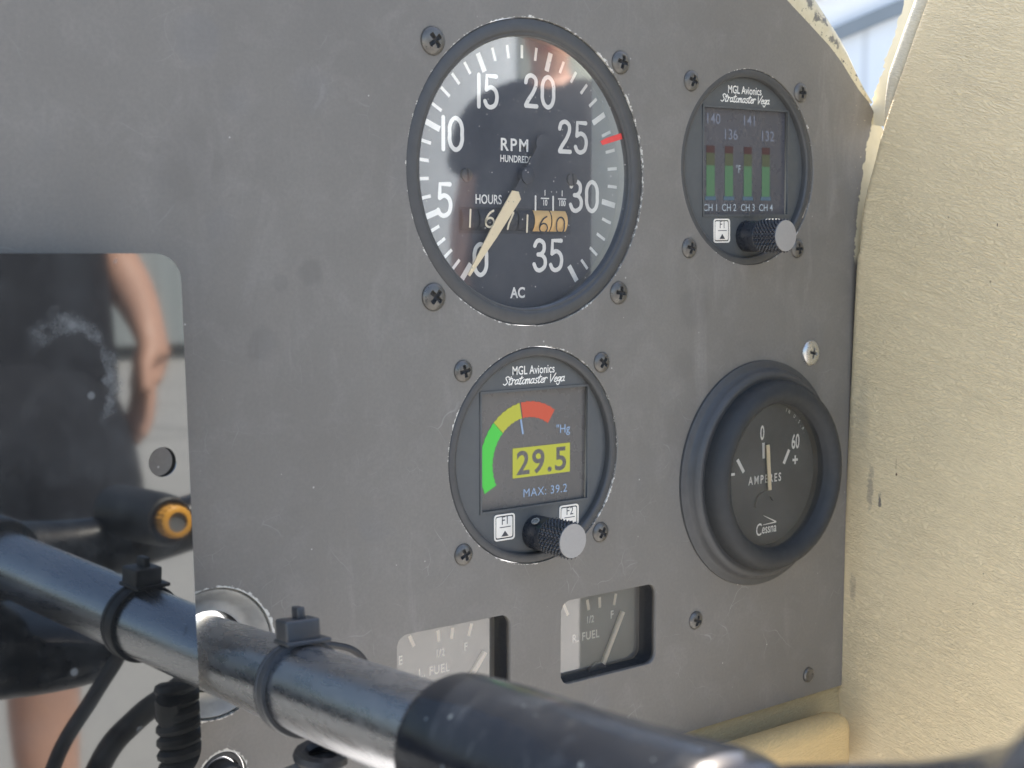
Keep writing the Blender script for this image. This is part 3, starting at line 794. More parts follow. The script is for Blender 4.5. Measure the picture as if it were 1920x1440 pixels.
# ------------------------------------------------------------------ big rev counter
T = thing('rev_counter', (0.5, 0, 0.3), 'big round rev counter with white numerals, cream pointer and an hour counter', 'gauge')
MB().lathe([(39.45, 3.0), (39.45, 0.55), (39.0, 0.2), (36.6, 0.05), (36.1, 0.2), (35.8, 0.55), (35.3, 0.6), (35.0, 1.0), (35.0, 5.2)], 144).build('bezel', BEZEL, T, smooth=35)
DY = 5.0
MB().disc(36.5, DY, 96).build('dial_face', DIAL, T)
dc = (0.7, -0.3)
tab = [(0, -143.5), (5, -110), (10, -68.5), (15, -26), (20, 16.2), (25, 58.6), (30, 102.3), (35, 145.7)]
tk = MB()
for i, (v0, a0) in enumerate(tab):
    th = R(a0); d = (math.sin(th), math.cos(th))
    tk.bar((dc[0] + d[0] * 28.7, dc[1] + d[1] * 28.7), (dc[0] + d[0] * 33.7, dc[1] + d[1] * 33.7), 1.5, DY - 0.06)
    if i < len(tab) - 1:
        a1 = tab[i + 1][1]
        for q in range(1, 5):
            th = R(a0 + (a1 - a0) * q / 5); d = (math.sin(th), math.cos(th))
            tk.bar((dc[0] + d[0] * 30.2, dc[1] + d[1] * 30.2), (dc[0] + d[0] * 33.6, dc[1] + d[1] * 33.6), 0.85, DY - 0.06)
tk.build('tick_marks', WHITE, T, smooth=0)
nm = MB()
for s, x, z in (('0', -12.8, -22.0), ('5', -24.2, -7.0), ('10', -21.6, 9.6), ('15', -10.4, 20.9), ('20', 6.8, 22.1), ('25', 18.5, 10.8), ('30', 22.6, -4.9), ('35', 9.9, -20.9)):
    strokes(nm, s, x - 0.5, z - 0.3, 7.9, 1.15, DY - 0.1, gap=0.24, wide=0.98)
nm.build('numerals', WHITE, T, smooth=0)
lt = MB()
put(lt, text('RPM', 3.15, -6.9, 5.95, DY - 0.08, 0.09, 1.0, align='LEFT', space=1.25))
put(lt, text('HUNDREDS', 1.75, -6.9, 3.0, DY - 0.08, 0.05, 0.80, align='LEFT', space=1.0))
put(lt, text('HOURS', 2.35, -15.0, -7.95, DY - 0.08, 0.05, 0.78, align='LEFT', space=1.0))
put(lt, text('AC', 2.7, -0.9, -32.3, DY - 0.08, 0.11, 0.92))
for x, s in ((8.3, '10'), (14.3, '100')):
    put(lt, text('1', 1.5, x, -5.35, DY - 0.08, 0.05, 0.9)); put(lt, text(s, 1.5, x, -7.95, DY - 0.08, 0.05, 0.78))
    lt.bar((x - 1.45, -6.1), (x + 1.45, -6.1), 0.32, DY - 0.08)
for x in (4.8, 10.9):
    lt.ribbon([(x + 0.25, -5.6), (x + 0.25, -9.6), (x - 0.1, -10.2)], 0.55, DY - 0.08)
lt.build('dial_lettering', WHITE, T, smooth=0)
# hour counter: a dark slot with six number drums bulging through it
hc = MB().flat([(-20.2, -15.6), (17.4, -15.6), (17.4, -8.9), (-20.2, -8.9)], DY - 0.05).build('hour_counter', HOLEB, T, smooth=0)
xs = [(-19.6, -14.6), (-14.1, -8.2), (-7.7, -1.8), (-1.3, 3.7), (4.0, 9.6), (10.0, 15.4)]
for i, ((x0, x1), dg_) in enumerate(zip(xs, '167160')):
    d = MB(); rows = []
    for q in range(13):
        a = R(-46 + 92 * q / 12); rows.append((DY + 2.55 - 3.75 * math.cos(a), -12.1 + 3.75 * math.sin(a) * 1.02))
    vs = [(x, yy, zz) for yy, zz in rows for x in (x0, x1)]
    d.add(vs, [(2 * q, 2 * q + 1, 2 * q + 3, 2 * q + 2) for q in range(12)])
    dr = d.build('number_drum', ORANGE if i > 3 else HOLEB, hc, smooth=60)
    gl = MB(); zz = (-11.8, -11.8, -12.2, -12.9, -13.0, -13.2)[i]
    strokes(gl, dg_, (x0 + x1) / 2 - (0.4 if i == 0 else 0), zz, 4.3, 0.55 if i < 4 else 0.42, DY - 1.34, wide=1.25, slant=0.05)
    gl.build('digit', HOLEB if i > 3 else CREAMP, hc, smooth=0)
for x in (-17.8, 17.6):
    s_ = MB().lathe([(1.75, DY - 0.02), (1.7, DY - 0.55), (1.4, DY - 0.75), (0.04, DY - 0.8)], 32, (x, 0, -0.8)).build('dial_screw', BEZEL, T)
    MB().prism([(x - 0.05, -2.3), (x + 0.45, -2.3), (x + 0.05, 0.7), (x - 0.45, 0.7)], DY - 0.86, DY - 0.7).build('screw_slot', DARK, s_, smooth=0)
tip, piv, tail = (-18.4, -26.3), (0.9, -0.4), (6.3, 8.2)
dv = Vector((piv[0] - tip[0], piv[1] - tip[1])).normalized()
root_ = (piv[0] - dv.x * 6.4, piv[1] - dv.y * 6.4); mid_ = (piv[0] - dv.x * 8.6, piv[1] - dv.y * 8.6)
p = MB(); nn = Vector((-dv.y, dv.x))
poly = [(tip[0] - nn.x * .4, tip[1] - nn.y * .4), (piv[0] - dv.x * 19 - nn.x * 1.4, piv[1] - dv.y * 19 - nn.y * 1.4), (root_[0] - nn.x * 1.8, root_[1] - nn.y * 1.8),
        (root_[0] + dv.x * 1.1, root_[1] + dv.y * 1.1), (root_[0] + nn.x * 1.8, root_[1] + nn.y * 1.8), (piv[0] - dv.x * 19 + nn.x * 1.4, piv[1] - dv.y * 19 + nn.y * 1.4), (tip[0] + nn.x * .4, tip[1] + nn.y * .4)]
ptr = p.prism(poly[::-1], DY - 2.05, DY - 1.75).build('pointer', PTR, T, smooth=0)
p = MB().prism([(root_[0] - nn.x * 1.0, root_[1] - nn.y * 1.0), (tail[0] - nn.x * 1.3, tail[1] - nn.y * 1.3), (tail[0] + nn.x * 1.3, tail[1] + nn.y * 1.3), (root_[0] + nn.x * 1.0, root_[1] + nn.y * 1.0)], DY - 1.7, DY - 1.5)
p.lathe([(2.35, DY - 1.46), (2.35, DY - 1.74), (0.04, DY - 1.76)], 32, (tail[0], 0, tail[1]))
p.lathe([(2.2, DY - 0.3), (2.2, DY - 2.2), (1.9, DY - 2.4), (0.04, DY - 2.4)], 32, (piv[0], 0, piv[1]))
p.build('counterweight', DIAL, ptr)
GY = 1.9
MB().disc(35.1, GY, 96).build('cover_glass', G_TACH, T)
rm = MB().flat([(25.2, 9.6), (26.0, 8.6), (34.4, 10.9), (34.6, 12.7), (27.4, 10.6)], GY - 0.06)
rm.build('redline_mark', REDM, T, smooth=0)

# ------------------------------------------------------------------ two digital monitors
def knurled(parent, L0, L1, rad, label=None):
    """control knob: plain collar, diamond-knurled barrel, flat face; stands out along -Y"""
    b = MB(); n = 120; rows = 46; Y0 = 1.9; Ysm = -4.6; Y1 = L1
    b.lathe([(rad * 0.99, Y0), (rad * 0.99, Ysm + 0.3), (rad * 0.95, Ysm)], 64)
    b.build('knob_collar', KNOBM, parent, smooth=35)
    kb = MB(); vs = []
    tri = lambda q: abs(2 * (q - math.floor(q + 0.5)))
    for i in range(rows + 1):
        y = Ysm + (Y1 - Ysm) * i / rows
        for j in range(n):
            u = j / n * 24; v = (y - Ysm) / 1.25
            k_ = 1 - max(tri((u + v) / 1.0), tri((u - v) / 1.0))
            k_ = min(tri((u + v)), tri((u - v)))
            r_ = rad * 0.95 + 0.75 * k_
            if i in (0, rows): r_ = rad * 0.95
            a = 2 * math.pi * j / n
            vs.append((r_ * math.cos(a), y, r_ * math.sin(a)))
    fs = [(i * n + j, i * n + (j + 1) % n, (i + 1) * n + (j + 1) % n, (i + 1) * n + j) for i in range(rows) for j in range(n)]
    kb.add(vs, fs)
    o = kb.build('knob_barrel', KNOBM, parent, smooth=25)
    MB().lathe([(rad * 0.97, Y1 + 0.02), (rad * 0.96, Y1 - 0.22), (0.04, Y1 - 0.25)], 64).build('knob_face', KNOBF, parent, smooth=30)
    return o

def script_text(mb, x, z, h, y, width):
    """brush-script line drawn as connected strokes"""
    G = {'S': [[(.52, .86), (.36, 1.0), (.16, .86), (.28, .58), (.40, .30), (.20, .0), (.0, .12)]], 't': [[(.20, .95), (.08, .1), (.2, .0), (.34, .14)], [(.0, .68), (.36, .74)]],
         'r': [[(.0, .5), (.1, .58), (.04, .0)], [(.08, .4), (.22, .6), (.34, .5)]], 'a': [[(.34, .5), (.16, .56), (.02, .24), (.12, .0), (.30, .16)], [(.36, .58), (.31, .1), (.44, .06)]],
         'o': [[(.2, .58), (.03, .34), (.1, .0), (.3, .12), (.32, .44), (.2, .58)]], 'm': [[(.02, .55), (.02, .0)], [(.04, .38), (.2, .58), (.22, .0)], [(.24, .38), (.4, .58), (.40, .06), (.52, .08)]],
         's': [[(.3, .56), (.12, .56), (.12, .36), (.26, .2), (.16, .0), (.0, .06)]], 'e': [[(.06, .28), (.28, .36), (.24, .56), (.06, .44), (.04, .1), (.2, .0), (.36, .14)]],
         'V': [[(.0, .96), (.12, .05), (.16, .02), (.56, 1.05)]], 'g': [[(.32, .5), (.14, .54), (.04, .24), (.16, .06), (.30, .3)], [(.36, .56), (.26, -.3), (.08, -.36), (.0, -.2)]], ' ': []}
    W = {'S': .5, 't': .34, 'r': .34, 'a': .44, 'o': .36, 'm': .52, 's': .32, 'e': .34, 'V': .5, 'g': .38, ' ': .28}
    s = 'Stratomaster Vega'; tot = sum(W[c_] for c_ in s); k_ = width / tot; cx = x - width / 2; q = 0
    for c_ in s:
        for st in G[c_]:
            pts = [(cx + (a + 0.16 * b_) * k_, z + b_ * h) for a, b_ in st]
            mb.ribbon([tuple(v) for v in catmull([(*p_, 0) for p_ in pts], 4)], 0.30, y - 0.01 * (q % 4)); q += 1
        cx += W[c_] * k_

def key(parent, x, z, name, up_):
    w, hh = 3.45, 3.5
    k_ = thing('key', (0, 0, 0), None, None); bpy.data.objects.remove(k_)
    fr_ = sheet('key_frame', rrect(x - w, z - hh, x + w, z + hh, 0.9), [rrect(x - w + .42, z - hh + .42, x + w - .42, z + hh - .42, 0.6)], 1.72, 2.05, KEYM, parent)
    kc = MB().prism(rrect(x - w + .72, z - hh + .72, x + w - .72, z + hh - .72, 0.5)[::-1], 1.76, 2.05).build('key_cap', KEYM, parent, bevel=0.12)
    pr = MB(); put(pr, text(name, 2.25, x + 0.2, z + 0.75, 1.70, 0.0, 0.86))
    pr.bar((x - 1.7, z + 0.05), (x + 2.0, z + 0.05), 0.2, 1.70)
    s_ = 1 if up_ else -1
    pr.flat([(x - 1.1, z - 1.7 - .7 * s_), (x + 1.3, z - 1.7 - .7 * s_), (x + 0.1, z - 1.7 + .8 * s_)], 1.70)
    pr.build('key_print', KEYT, kc, smooth=0)
    MB().prism(rrect(x - w + .40, z - hh + .40, x + w - .40, z + hh - .40, 0.6)[::-1], 1.97, 2.06).build('key_well', DARK, parent, smooth=0)
    return kc

def monitor(t, fresh, bright):
    FY = 2.0
    MB().lathe([(28.8, 3.2), (28.8, 0.35), (28.5, 0.05), (27.9, -0.05), (26.9, -0.05), (26.5, 0.15), (26.3, 0.5), (26.3, 2.4)], 128).build('bezel', BEZEL, t, smooth=35)
    sheet('face_plate', circle(0, 0, 26.6, 96), [[(-16.9, -13.7), (19.5, -13.7), (19.5, 17.2), (-16.9, 17.2)]], FY, FY + 0.9, FACE, t)
    sheet('display_surround', [(-17.5, -14.3), (20.1, -14.3), (20.1, 17.8), (-17.5, 17.8)], [[(-16.9, -13.65), (19.45, -13.65), (19.45, 17.15), (-16.9, 17.15)]], FY - 0.28, FY + 0.05, FACE, t)
    tx = MB(); put(tx, text('MGL Avionics', 2.25, 0.4, 21.6, FY - 0.08, 0.035, 0.80)); script_text(tx, 0.6, 19.1, 2.15, FY - 0.08, 21.0)
    tx.build('maker_lettering', WHITE, t, smooth=0)
    for (x, z, nm_, u_) in ((-9.5, -18.4, 'F1', True), (12.9, -18.4, 'F2', False)):
        key(t, x, z, nm_, u_)
    ko = thing('knob', (1.2, 0, -21.0 if fresh else -20.1), None, None); ko.parent = t
    knurled(ko, FY, -13.2, 4.65)
    ko['label'] = 'black knurled knob with flat grey end'
    return t

M = thing('pressure_display', (2.2, 0, -73.7), 'round digital gauge reading 29.5 with a green, yellow and red arc', 'gauge', 'round digital gauges')
monitor(M, True, True)
SY = 3.0
ds = MB().flat([(-17.6, -14.2), (20.2, -14.2), (20.2, 17.6), (-17.6, 17.6)], SY).build('display', SCR, M, smooth=0)
def arc(cx, cz, r0, r1, a0, a1, y, n=28):
    b = MB(); vs = []
    for i in range(n + 1):
        a = R(a0 + (a1 - a0) * i / n); w = 0.10 * ((i * 7) % 3 - 1)
        vs += [(cx + (r0 + w) * math.cos(a), y, cz + (r0 + w) * math.sin(a)), (cx + (r1 - w) * math.cos(a), y, cz + (r1 - w) * math.sin(a))]
    return b.add(vs, [(2 * i, 2 * i + 1, 2 * i + 3, 2 * i + 2) for i in range(n)])
ac = (-0.6, -2.0)
arc(*ac, 12.0, 16.2, 206, 136, SY - 0.08).build('green_arc', E_GREEN, ds, smooth=0)
arc(*ac, 12.0, 16.2, 135.6, 100.5, SY - 0.08, 16).build('yellow_arc', E_YEL, ds, smooth=0)
arc(*ac, 12.0, 16.2, 99, 55.5, SY - 0.08, 18).build('red_arc', E_RED, ds, smooth=0)
MB().bar((-3.2, 9.6), (-2.45, 5.6), 0.62, SY - 0.14).build('arc_needle', E_TXT, ds, smooth=0)
MB().flat([(-5.9, -6.0), (14.1, -6.0), (14.1, 2.0), (-5.9, 2.0)], SY - 0.08).build('value_box', E_YEL, ds, smooth=0)
put(MB(), text('29.5', 6.2, 4.2, -5.1, SY - 0.14, 0.16, 1.06, space=1.12)).build('value_digits', SCR, ds, smooth=0)
tx = MB(); put(tx, text('"Hg', 2.3, 11.6, 4.9, SY - 0.08, 0.02, 1.0)); put(tx, text('MAX: 39.2', 2.25, 5.4, -11.4, SY - 0.08, 0.0, 1.02, space=1.1))
tx.build('screen_text', E_TXT, ds, smooth=0)
MB().lathe([(1.15, 0), (1.15, -0.25), (0.75, -0.28), (0.7, 0.2), (0.04, 0.25)], 24, (-2.2, -2.2, -17.1), ax=(0.55, 0.15, -0.82)).build('set_screw', ZINC, M)

Ug = thing('engine_monitor', (83.0, 0, 4.9), 'round digital gauge with four dim coloured bars over CH 1 to CH 4', 'gauge', 'round digital gauges', rot=(0, R(-1.1), 0))
monitor(Ug, False, False)
ds = MB().flat([(-17.6, -14.2), (20.2, -14.2), (20.2, 17.6), (-17.6, 17.6)], SY).build('display', SCRU, Ug, smooth=0)
bx = [-13.1, -5.3, 2.9, 10.9]
tx = MB(); ty = MB()
for i, x in enumerate(bx):
    zt = 6.3
    MB().flat([(x - 1.75, -8.3), (x + 1.75, -8.3), (x + 1.75, 0.6), (x - 1.75, 0.6)], SY - 0.08).build('green_bar', E_DG, ds, smooth=0)
    MB().flat([(x - 1.75, 0.65), (x + 1.75, 0.65), (x + 1.75, 4.2), (x - 1.75, 4.2)], SY - 0.08).build('olive_bar', E_DY, ds, smooth=0)
    MB().flat([(x - 1.75, 4.25), (x + 1.75, 4.25), (x + 1.75, zt), (x - 1.75, zt)], SY - 0.08).build('maroon_bar', E_DR, ds, smooth=0)
    MB().flat([(x - 2.3, -9.5), (x + 2.3, -9.5), (x + 2.3, -8.35), (x - 2.3, -8.35)], SY - 0.10).build('blue_base', E_DB, ds, smooth=0)
    put(tx, text('CH ' + str(i + 1), 2.05, x + 0.1, -12.6, SY - 0.08, 0.02, 0.98))
    put(ty, text(('140', '136', '141', '132')[i], 3.0, x + (0.6 if i else 1.0), (12.6, 8.3, 12.6, 8.3)[i], SY - 0.08, 0.02, 1.0))
put(tx, text('\u00b0F', 2.3, -1.3, -1.4, SY - 0.08, 0.0, 0.8))
tx.build('channel_text', E_DIMT, ds, smooth=0); ty.build('temperature_text', E_DIMB, ds, smooth=0)

# ------------------------------------------------------------------ ammeter
A = thing('ammeter', (90.0, 0, -86.8), 'round ammeter with thick stepped black bezel and a cream pointer near zero', 'gauge')
MB().lathe([(34.4, 0.3), (34.3, -0.7), (33.7, -1.1), (32.6, -1.2), (32.0, -1.7), (31.6, -3.2), (30.9, -4.4), (29.9, -4.8), (29.2, -4.5), (28.6, -4.5)], 128).build('flange', BEZEL, A, smooth=50)
MB().lathe([(28.6, -4.2), (28.7, -6.2), (28.4, -8.0), (27.4, -9.6), (25.9, -10.5), (24.3, -10.4), (23.0, -9.5), (22.2, -8.2), (21.9, -7.2), (21.7, -6.9), (21.7, -2.4)], 128).build('bezel', simple('ammeter_bezel', (0.040, 0.041, 0.041), 0.5, 0, 0.2, 0.3, 0.12, 4, spec=0.22), A, smooth=50)
AY = -3.0
MB().disc(22.5, AY, 72).build('dial_face', DIAL2, A)
mk = MB()
def am(x, z): return (x - 90.0, z + 86.8)
mk.bar(am(88.2, -77.1), am(88.5, -81.9), 1.15, AY - 0.06)
mk.bar(am(100.0, -80.2), am(97.6, -84.3), 1.15, AY - 0.06)
mk.bar(am(76.8, -81.2), am(79.7, -85.3), 1.15, AY - 0.06)
mk.build('tick_marks', WHITE, A, smooth=0)
lt = MB()
x, z = am(87.6, -76.1); put(lt, text('0', 4.3, x, z, AY - 0.06, 0.10, 0.62))
x, z = am(102.9, -80.0); put(lt, text('60', 4.4, x, z, AY - 0.06, 0.11, 0.60))
x, z = am(102.9, -85.4); put(lt, text('+', 3.6, x, z, AY - 0.06, 0.16, 0.9))
x, z = am(75.0, -86.6); put(lt, text('-', 3.6, x, z, AY - 0.06, 0.16, 1.0))
x, z = am(89.2, -89.4); put(lt, text('AMPERES', 2.5, x, z, AY - 0.06, 0.07, 0.78, space=1.42))
for i, ch in enumerate('IN U.S.A.'):
    a = R(66 - i * 4.0); put(lt, text(ch, 1.1, 20.2 * math.cos(a), 20.2 * math.sin(a), AY - 0.06, 0.0, 0.8, rot=a - math.pi / 2))
lt.build('dial_lettering', WHITE, A, smooth=0)
lg = MB(); x, z = am(85.4, -105.0)
put(lg, text('C', 3.7, x, z - 0.3, AY - 0.06, 0.05, 0.72, shear=0.05, align='LEFT')); put(lg, text('essna', 2.9, x + 2.7, z + 0.1, AY - 0.06, 0.04, 0.74, shear=0.05, align='LEFT'))
lg.bar((x + 3.2, z + 2.75), (x + 9.2, z + 3.0), 0.18, AY - 0.07, 0.45); lg.bar((x + 9.2, z + 3.05), (x + 3.4, z + 5.6), 0.45, AY - 0.09, 0.12)
lg.build('maker_emblem', WHITE, A, smooth=0)
x0, z0 = am(89.0, -77.7); x1, z1 = am(90.3, -91.6)
MB().prism([(x0 - .75, z0), (x0 + .75, z0), (x1 + .7, z1), (x1 - .7, z1)][::-1], AY - 1.2, AY - 0.9).build('pointer', PTR, A, smooth=0)
dm = MB()
pts = [(-5.5, -9.2), (-4.6, -6.6), (-1.6, -5.1), (1.8, -5.3), (3.2, -6.6), (3.0, -8.4), (2.0, -8.0), (1.0, -6.9), (-1.8, -6.9), (-3.6, -8.0), (-4.6, -9.6)]
dm.prism([tuple(v)[:2] for v in catmull([(*q, 0) for q in pts], 4, True)], AY - 0.75, AY - 0.06)
dm.build('pointer_guard', DIAL2, A, smooth=40)
MB().disc(21.75, -6.6, 72).build('cover_glass', G_AMP, A)

# ------------------------------------------------------------------ fuel gauges behind their windows
def fuel(x0, x1, z0, z1, first, label, ticks, ptr_, fpos):
    t = thing('fuel_gauge', ((x0 + x1) / 2, 0, (z0 + z1) / 2), label, 'fuel gauge', 'fuel gauges')
    cx, cz = (x0 + x1) / 2, (z0 + z1) / 2
    Y = 7.2
    MB().flat([(-24, -15), (24, -15), (24, 15), (-24, 15)], Y).build('dial_face', FUELD, t, smooth=0)
    o = rrect(x0 - cx - 0.05, z0 - cz - 0.05, x1 - cx + 0.05, z1 - cz + 0.05, 3.25)
    tn = MB(); n = len(o)
    tn.add([(a, 1.85, b_) for a, b_ in o] + [(a, Y - 0.1, b_) for a, b_ in o], [(i, (i + 1) % n, n + (i + 1) % n, n + i) for i in range(n)]).build('window_well', DARK, t, smooth=40)
    mk_ = MB()
    for a, b_ in ticks: mk_.bar((a[0] - cx + 0.7, a[1] - cz), (b_[0] - cx + 0.7, b_[1] - cz), 1.0, Y - 0.06)
    mk_.build('tick_marks', FUELP, t, smooth=0)
    lt_ = MB()
    for s, (x, z), hh, sx in fpos: put(lt_, text(s, hh, x - cx + 0.7, z - cz, Y - 0.06, 0.07, sx, align='LEFT', space=1.12))
    lt_.build('dial_lettering', FUELT, t, smooth=0)
    a, b_ = ptr_
    MB().tube([(a[0] - cx + 0.9, Y - 1.1, a[1] - cz), (b_[0] - cx + 0.9, Y - 1.1, b_[1] - cz)], 0.8, 10).build('pointer', FUELP, t)
    MB().lathe([(4.2, Y - 1.3), (4.0, Y - 1.9), (3.2, Y - 2.1), (0.04, Y - 2.2)], 40, (b_[0] - cx - 1.0, 0, b_[1] - cz - 2.0)).build('pivot_cover', simple('pivot_grey', (0.03, 0.03, 0.03), 0.4), t)
    MB().flat(rrect(x0 - cx, z0 - cz, x1 - cx, z1 - cz, 3.2), 4.6).build('cover_glass', G_FUEL, t, smooth=0)
    return t
fuel(10.8, 46.9, -138.0, -114.6, True, 'square fuel gauge lettered R. FUEL with its pointer at the F mark',
     [((17.2, -117.8), (18.9, -121.1)), ((26.0, -117.8), (26.6, -120.9)), ((30.7, -117.8), (30.8, -120.9)), ((37.0, -117.7), (36.3, -121.0))],
     ((38.5, -123.0), (30.3, -138.2)),
     [('E', (14.9, -124.9), 2.4, 0.8), ('1/2', (25.6, -124.6), 2.0, 0.75), ('F', (34.9, -124.7), 2.3, 0.8), ('R. FUEL', (20.4, -129.3), 2.3, 0.86)])
fuel(-42.7, -6.6, -138.2, -115.0, False, 'square fuel gauge lettered L. FUEL partly hidden behind the control column',
     [((-34.7, -117.9), (-33.3, -120.9)), ((-25.8, -117.9), (-25.5, -121.0)), ((-21.1, -118.0), (-21.4, -121.0)), ((-14.8, -117.9), (-15.8, -121.1))],
     ((-11.5, -126.0), (-18.5, -134.6)),
     [('E', (-38.2, -124.9), 2.3, 0.8), ('1/2', (-26.6, -125.0), 2.0, 0.75), ('F', (-17.4, -124.9), 2.2, 0.8), ('L. FUEL', (-32.0, -129.4), 2.3, 0.86)])

# ------------------------------------------------------------------ mirror-black plate standing off the panel, and small fittings
TILT = 0.032
pt = [(-175, -20.5), (-108.0, -20.5)]
pc = thing('cover_plate', (-103, -16, -70), 'glossy black rounded plate that mirrors a person, with one small hole', 'plate', rot=(-TILT, 0, 0))
ol = []
for k_ in range(9):
    a = R(90 - 90 * k_ / 8); ol.append((-7.9 + 5.6 * math.cos(a), 43.9 + 5.6 * math.sin(a)))
for k_ in range(9):
    a = R(-90 * k_ / 8); ol.append((-8.3 + 7.0 * math.cos(a), -54.0 + 7.0 * math.sin(a)))
ol += [(-80, -61.0), (-80, 49.5)]
sheet('plate_sheet', ol, [circle(-7.8, 6.7, 3.1, 40)], 0.0, 2.2, PLATE, pc)

t = thing('shaft_bushing', (-92.2, 0, -110.7), 'dull metal bushing ring where the control column passes through the panel', 'bushing')
MB().lathe([(15.2, 1.2), (14.6, 0.6), (13.8, 0.9), (12.2, 2.6), (10.6, 3.2), (9.4, 3.0), (9.2, 3.6), (9.0, 9.0)], 72).build('bushing_ring', ZINC, t)
t = thing('push_pull_knob', (-90.5, 0, -140.0), 'black knob in a chipped round hole at the bottom edge, below the column', 'knob')
MB().lathe([(6.2, 2.2), (5.7, 1.0), (4.9, 0.9), (4.5, 2.2)], 40).build('collar', BEZEL, t)
MB().lathe([(4.2, 3), (4.2, -2.2), (3.6, -3.0), (0.04, -3.2)], 40).build('knob_face', RUBBER, t)

# ------------------------------------------------------------------ control column and yoke
AX = Vector((-0.155, -1.0, 0.133)); A0 = Vector((-92.4, 0.0, -110.73))
Y_ = thing('control_yoke', (-92.2, 0, -110.7), 'steel control column with a glossy black yoke hub and arms close to the viewer', 'control yoke')
def ax(s): return AX * s
def axlathe(prof, n, name, mat, parent, off=(0, 0, 0)):
    """prof (radius, distance along the column)"""
    b = MB(); u = AX.normalized(); e1 = u.cross(Vector((0, 0, 1))).normalized(); e2 = u.cross(e1)
    vs = [tuple(ax(s) + Vector(off) + (e1 * math.cos(2 * math.pi * i / n) + e2 * math.sin(2 * math.pi * i / n)) * r) for r, s in prof for i in range(n)]
    b.add(vs, [(k_ * n + i, k_ * n + (i + 1) % n, (k_ + 1) * n + (i + 1) % n, (k_ + 1) * n + i) for k_ in range(len(prof) - 1) for i in range(n)])
    return b.build(name, mat, parent, smooth=40)
axlathe([(8.3, -25), (8.3, 128)], 64, 'column_tube', STEEL, Y_)
hub = axlathe([(8.35, 118.6), (10.7, 118.2), (11.2, 118.8), (11.35, 120), (11.4, 134), (10.9, 158), (10.9, 172), (11.1, 180), (11.0, 182.5), (10.6, 184.5), (9.9, 186), (9.0, 187), (8.6, 188), (9.4, 189.5), (11.0, 192), (12.2, 198), (13.8, 206), (15.1, 212), (17.0, 218), (19.2, 224), (22.8, 230), (28, 236), (31.5, 240), (32.5, 243), (30, 245), (0.05, 246)], 96, 'sleeve', YOKE, Y_)
hb = MB(); n = 40; vs = []
secs = [(-99.0, 24, 3.5, -119.5), (-99.8, 29, 6, -119.5), (-102, 33, 7.8, -119.5), (-108, 36, 9.5, -119.3), (-120, 39, 12, -118.8), (-135, 41, 14.5, -118.5), (-155, 43, 17, -119), (-180, 44, 19.5, -121), (-205, 42, 21, -123), (-222, 34, 16, -123)]
for (yy, a, b_, zc) in secs:
    for i in range(n):
        th = 2 * math.pi * i / n; cx = math.copysign(abs(math.cos(th)) ** 0.7, math.cos(th)); sz = math.copysign(abs(math.sin(th)) ** 0.8, math.sin(th))
        x = -119 + a * cx; vs.append((x + 92.4, yy, zc + b_ * sz - 0.08 * (x + 119) + 110.73))
k_ = len(secs)
hb.add(vs, [(r_ * n + i, r_ * n + (i + 1) % n, (r_ + 1) * n + (i + 1) % n, (r_ + 1) * n + i) for r_ in range(k_ - 1) for i in range(n)] + [tuple(range(n)), tuple((k_ - 1) * n + i for i in range(n))])
hb.build('hub', YOKE, Y_, smooth=60)
# the yoke bar: rounded sections strung along X
st = [(-300, -220, -112, 10, 14), (-240, -220, -116, 11, 18), (-190, -221, -119, 13, 24), (-150, -221, -120, 15, 27), (-120, -221, -121, 15, 27), (-95, -221, -121, 14, 26), (-75, -221, -120, 13, 23),
      (-55, -221, -116, 11, 17), (-35, -221, -110, 10, 11), (-10, -222, -106, 9, 10), (25, -222, -99, 9, 10), (70, -223, -90, 9, 10), (110, -223, -78, 9, 10)]
st2 = catmull([Vector(s[:3]) for s in st], 5); hw = [v.x for v in catmull([Vector((s[3], s[4], 0)) for s in st], 5)]; hv = [v.y for v in catmull([Vector((s[3], s[4], 0)) for s in st], 5)]
yb = MB(); n = 32; vs = []
for pz, a, b_ in zip(st2, hw, hv):
    for i in range(n):
        th = 2 * math.pi * i / n; cy = math.copysign(abs(math.cos(th)) ** 0.75, math.cos(th)); sz = math.copysign(abs(math.sin(th)) ** 0.75, math.sin(th))
        vs.append((pz.x + 92.2, pz.y + a * cy, pz.z + 110.7 + b_ * sz))
k_ = len(st2)
yb.add(vs, [(r_ * n + i, r_ * n + (i + 1) % n, (r_ + 1) * n + (i + 1) % n, (r_ + 1) * n + i) for r_ in range(k_ - 1) for i in range(n)] + [tuple(range(n)), tuple((k_ - 1) * n + i for i in range(n))])
yb.build('yoke_bar', YOKE, Y_, smooth=60)
# push-to-talk button on the side facing the panel
bo = (-35.0 + 92.2, -22.0, -98.3 + 110.7)
hs = MB().lathe([(9.4, -200), (9.2, -176), (9.0, -166), (8.6, -160), (8.0, -157.5), (7.2, -157)], 48, bo).build('button_housing', RUBBER, Y_)
vs = []; rg = MB(); n = 80
pr_ = [(5.2, -158), (5.4, -155.6), (4.9, -155.2), (5.4, -154.8), (5.3, -152.2), (4.7, -151.7), (3.4, -151.6), (3.3, -152.5)]
for (r_, y) in pr_:
    for i in range(n):
        a = 2 * math.pi * i / n; q = r_ + (0.16 * math.cos(a * 20) if r_ > 5 else 0)
        vs.append((bo[0] + q * math.cos(a), y + bo[1], bo[2] + q * math.sin(a)))
rg.add(vs, [(k2 * n + i, k2 * n + (i + 1) % n, (k2 + 1) * n + (i + 1) % n, (k2 + 1) * n + i) for k2 in range(len(pr_) - 1) for i in range(n)]).build('knurled_ring', AMBER, hs)
MB().lathe([(3.3, -152), (3.2, -152.6), (0.04, -152.8)], 40, bo).build('button_cap', GREYB, hs)
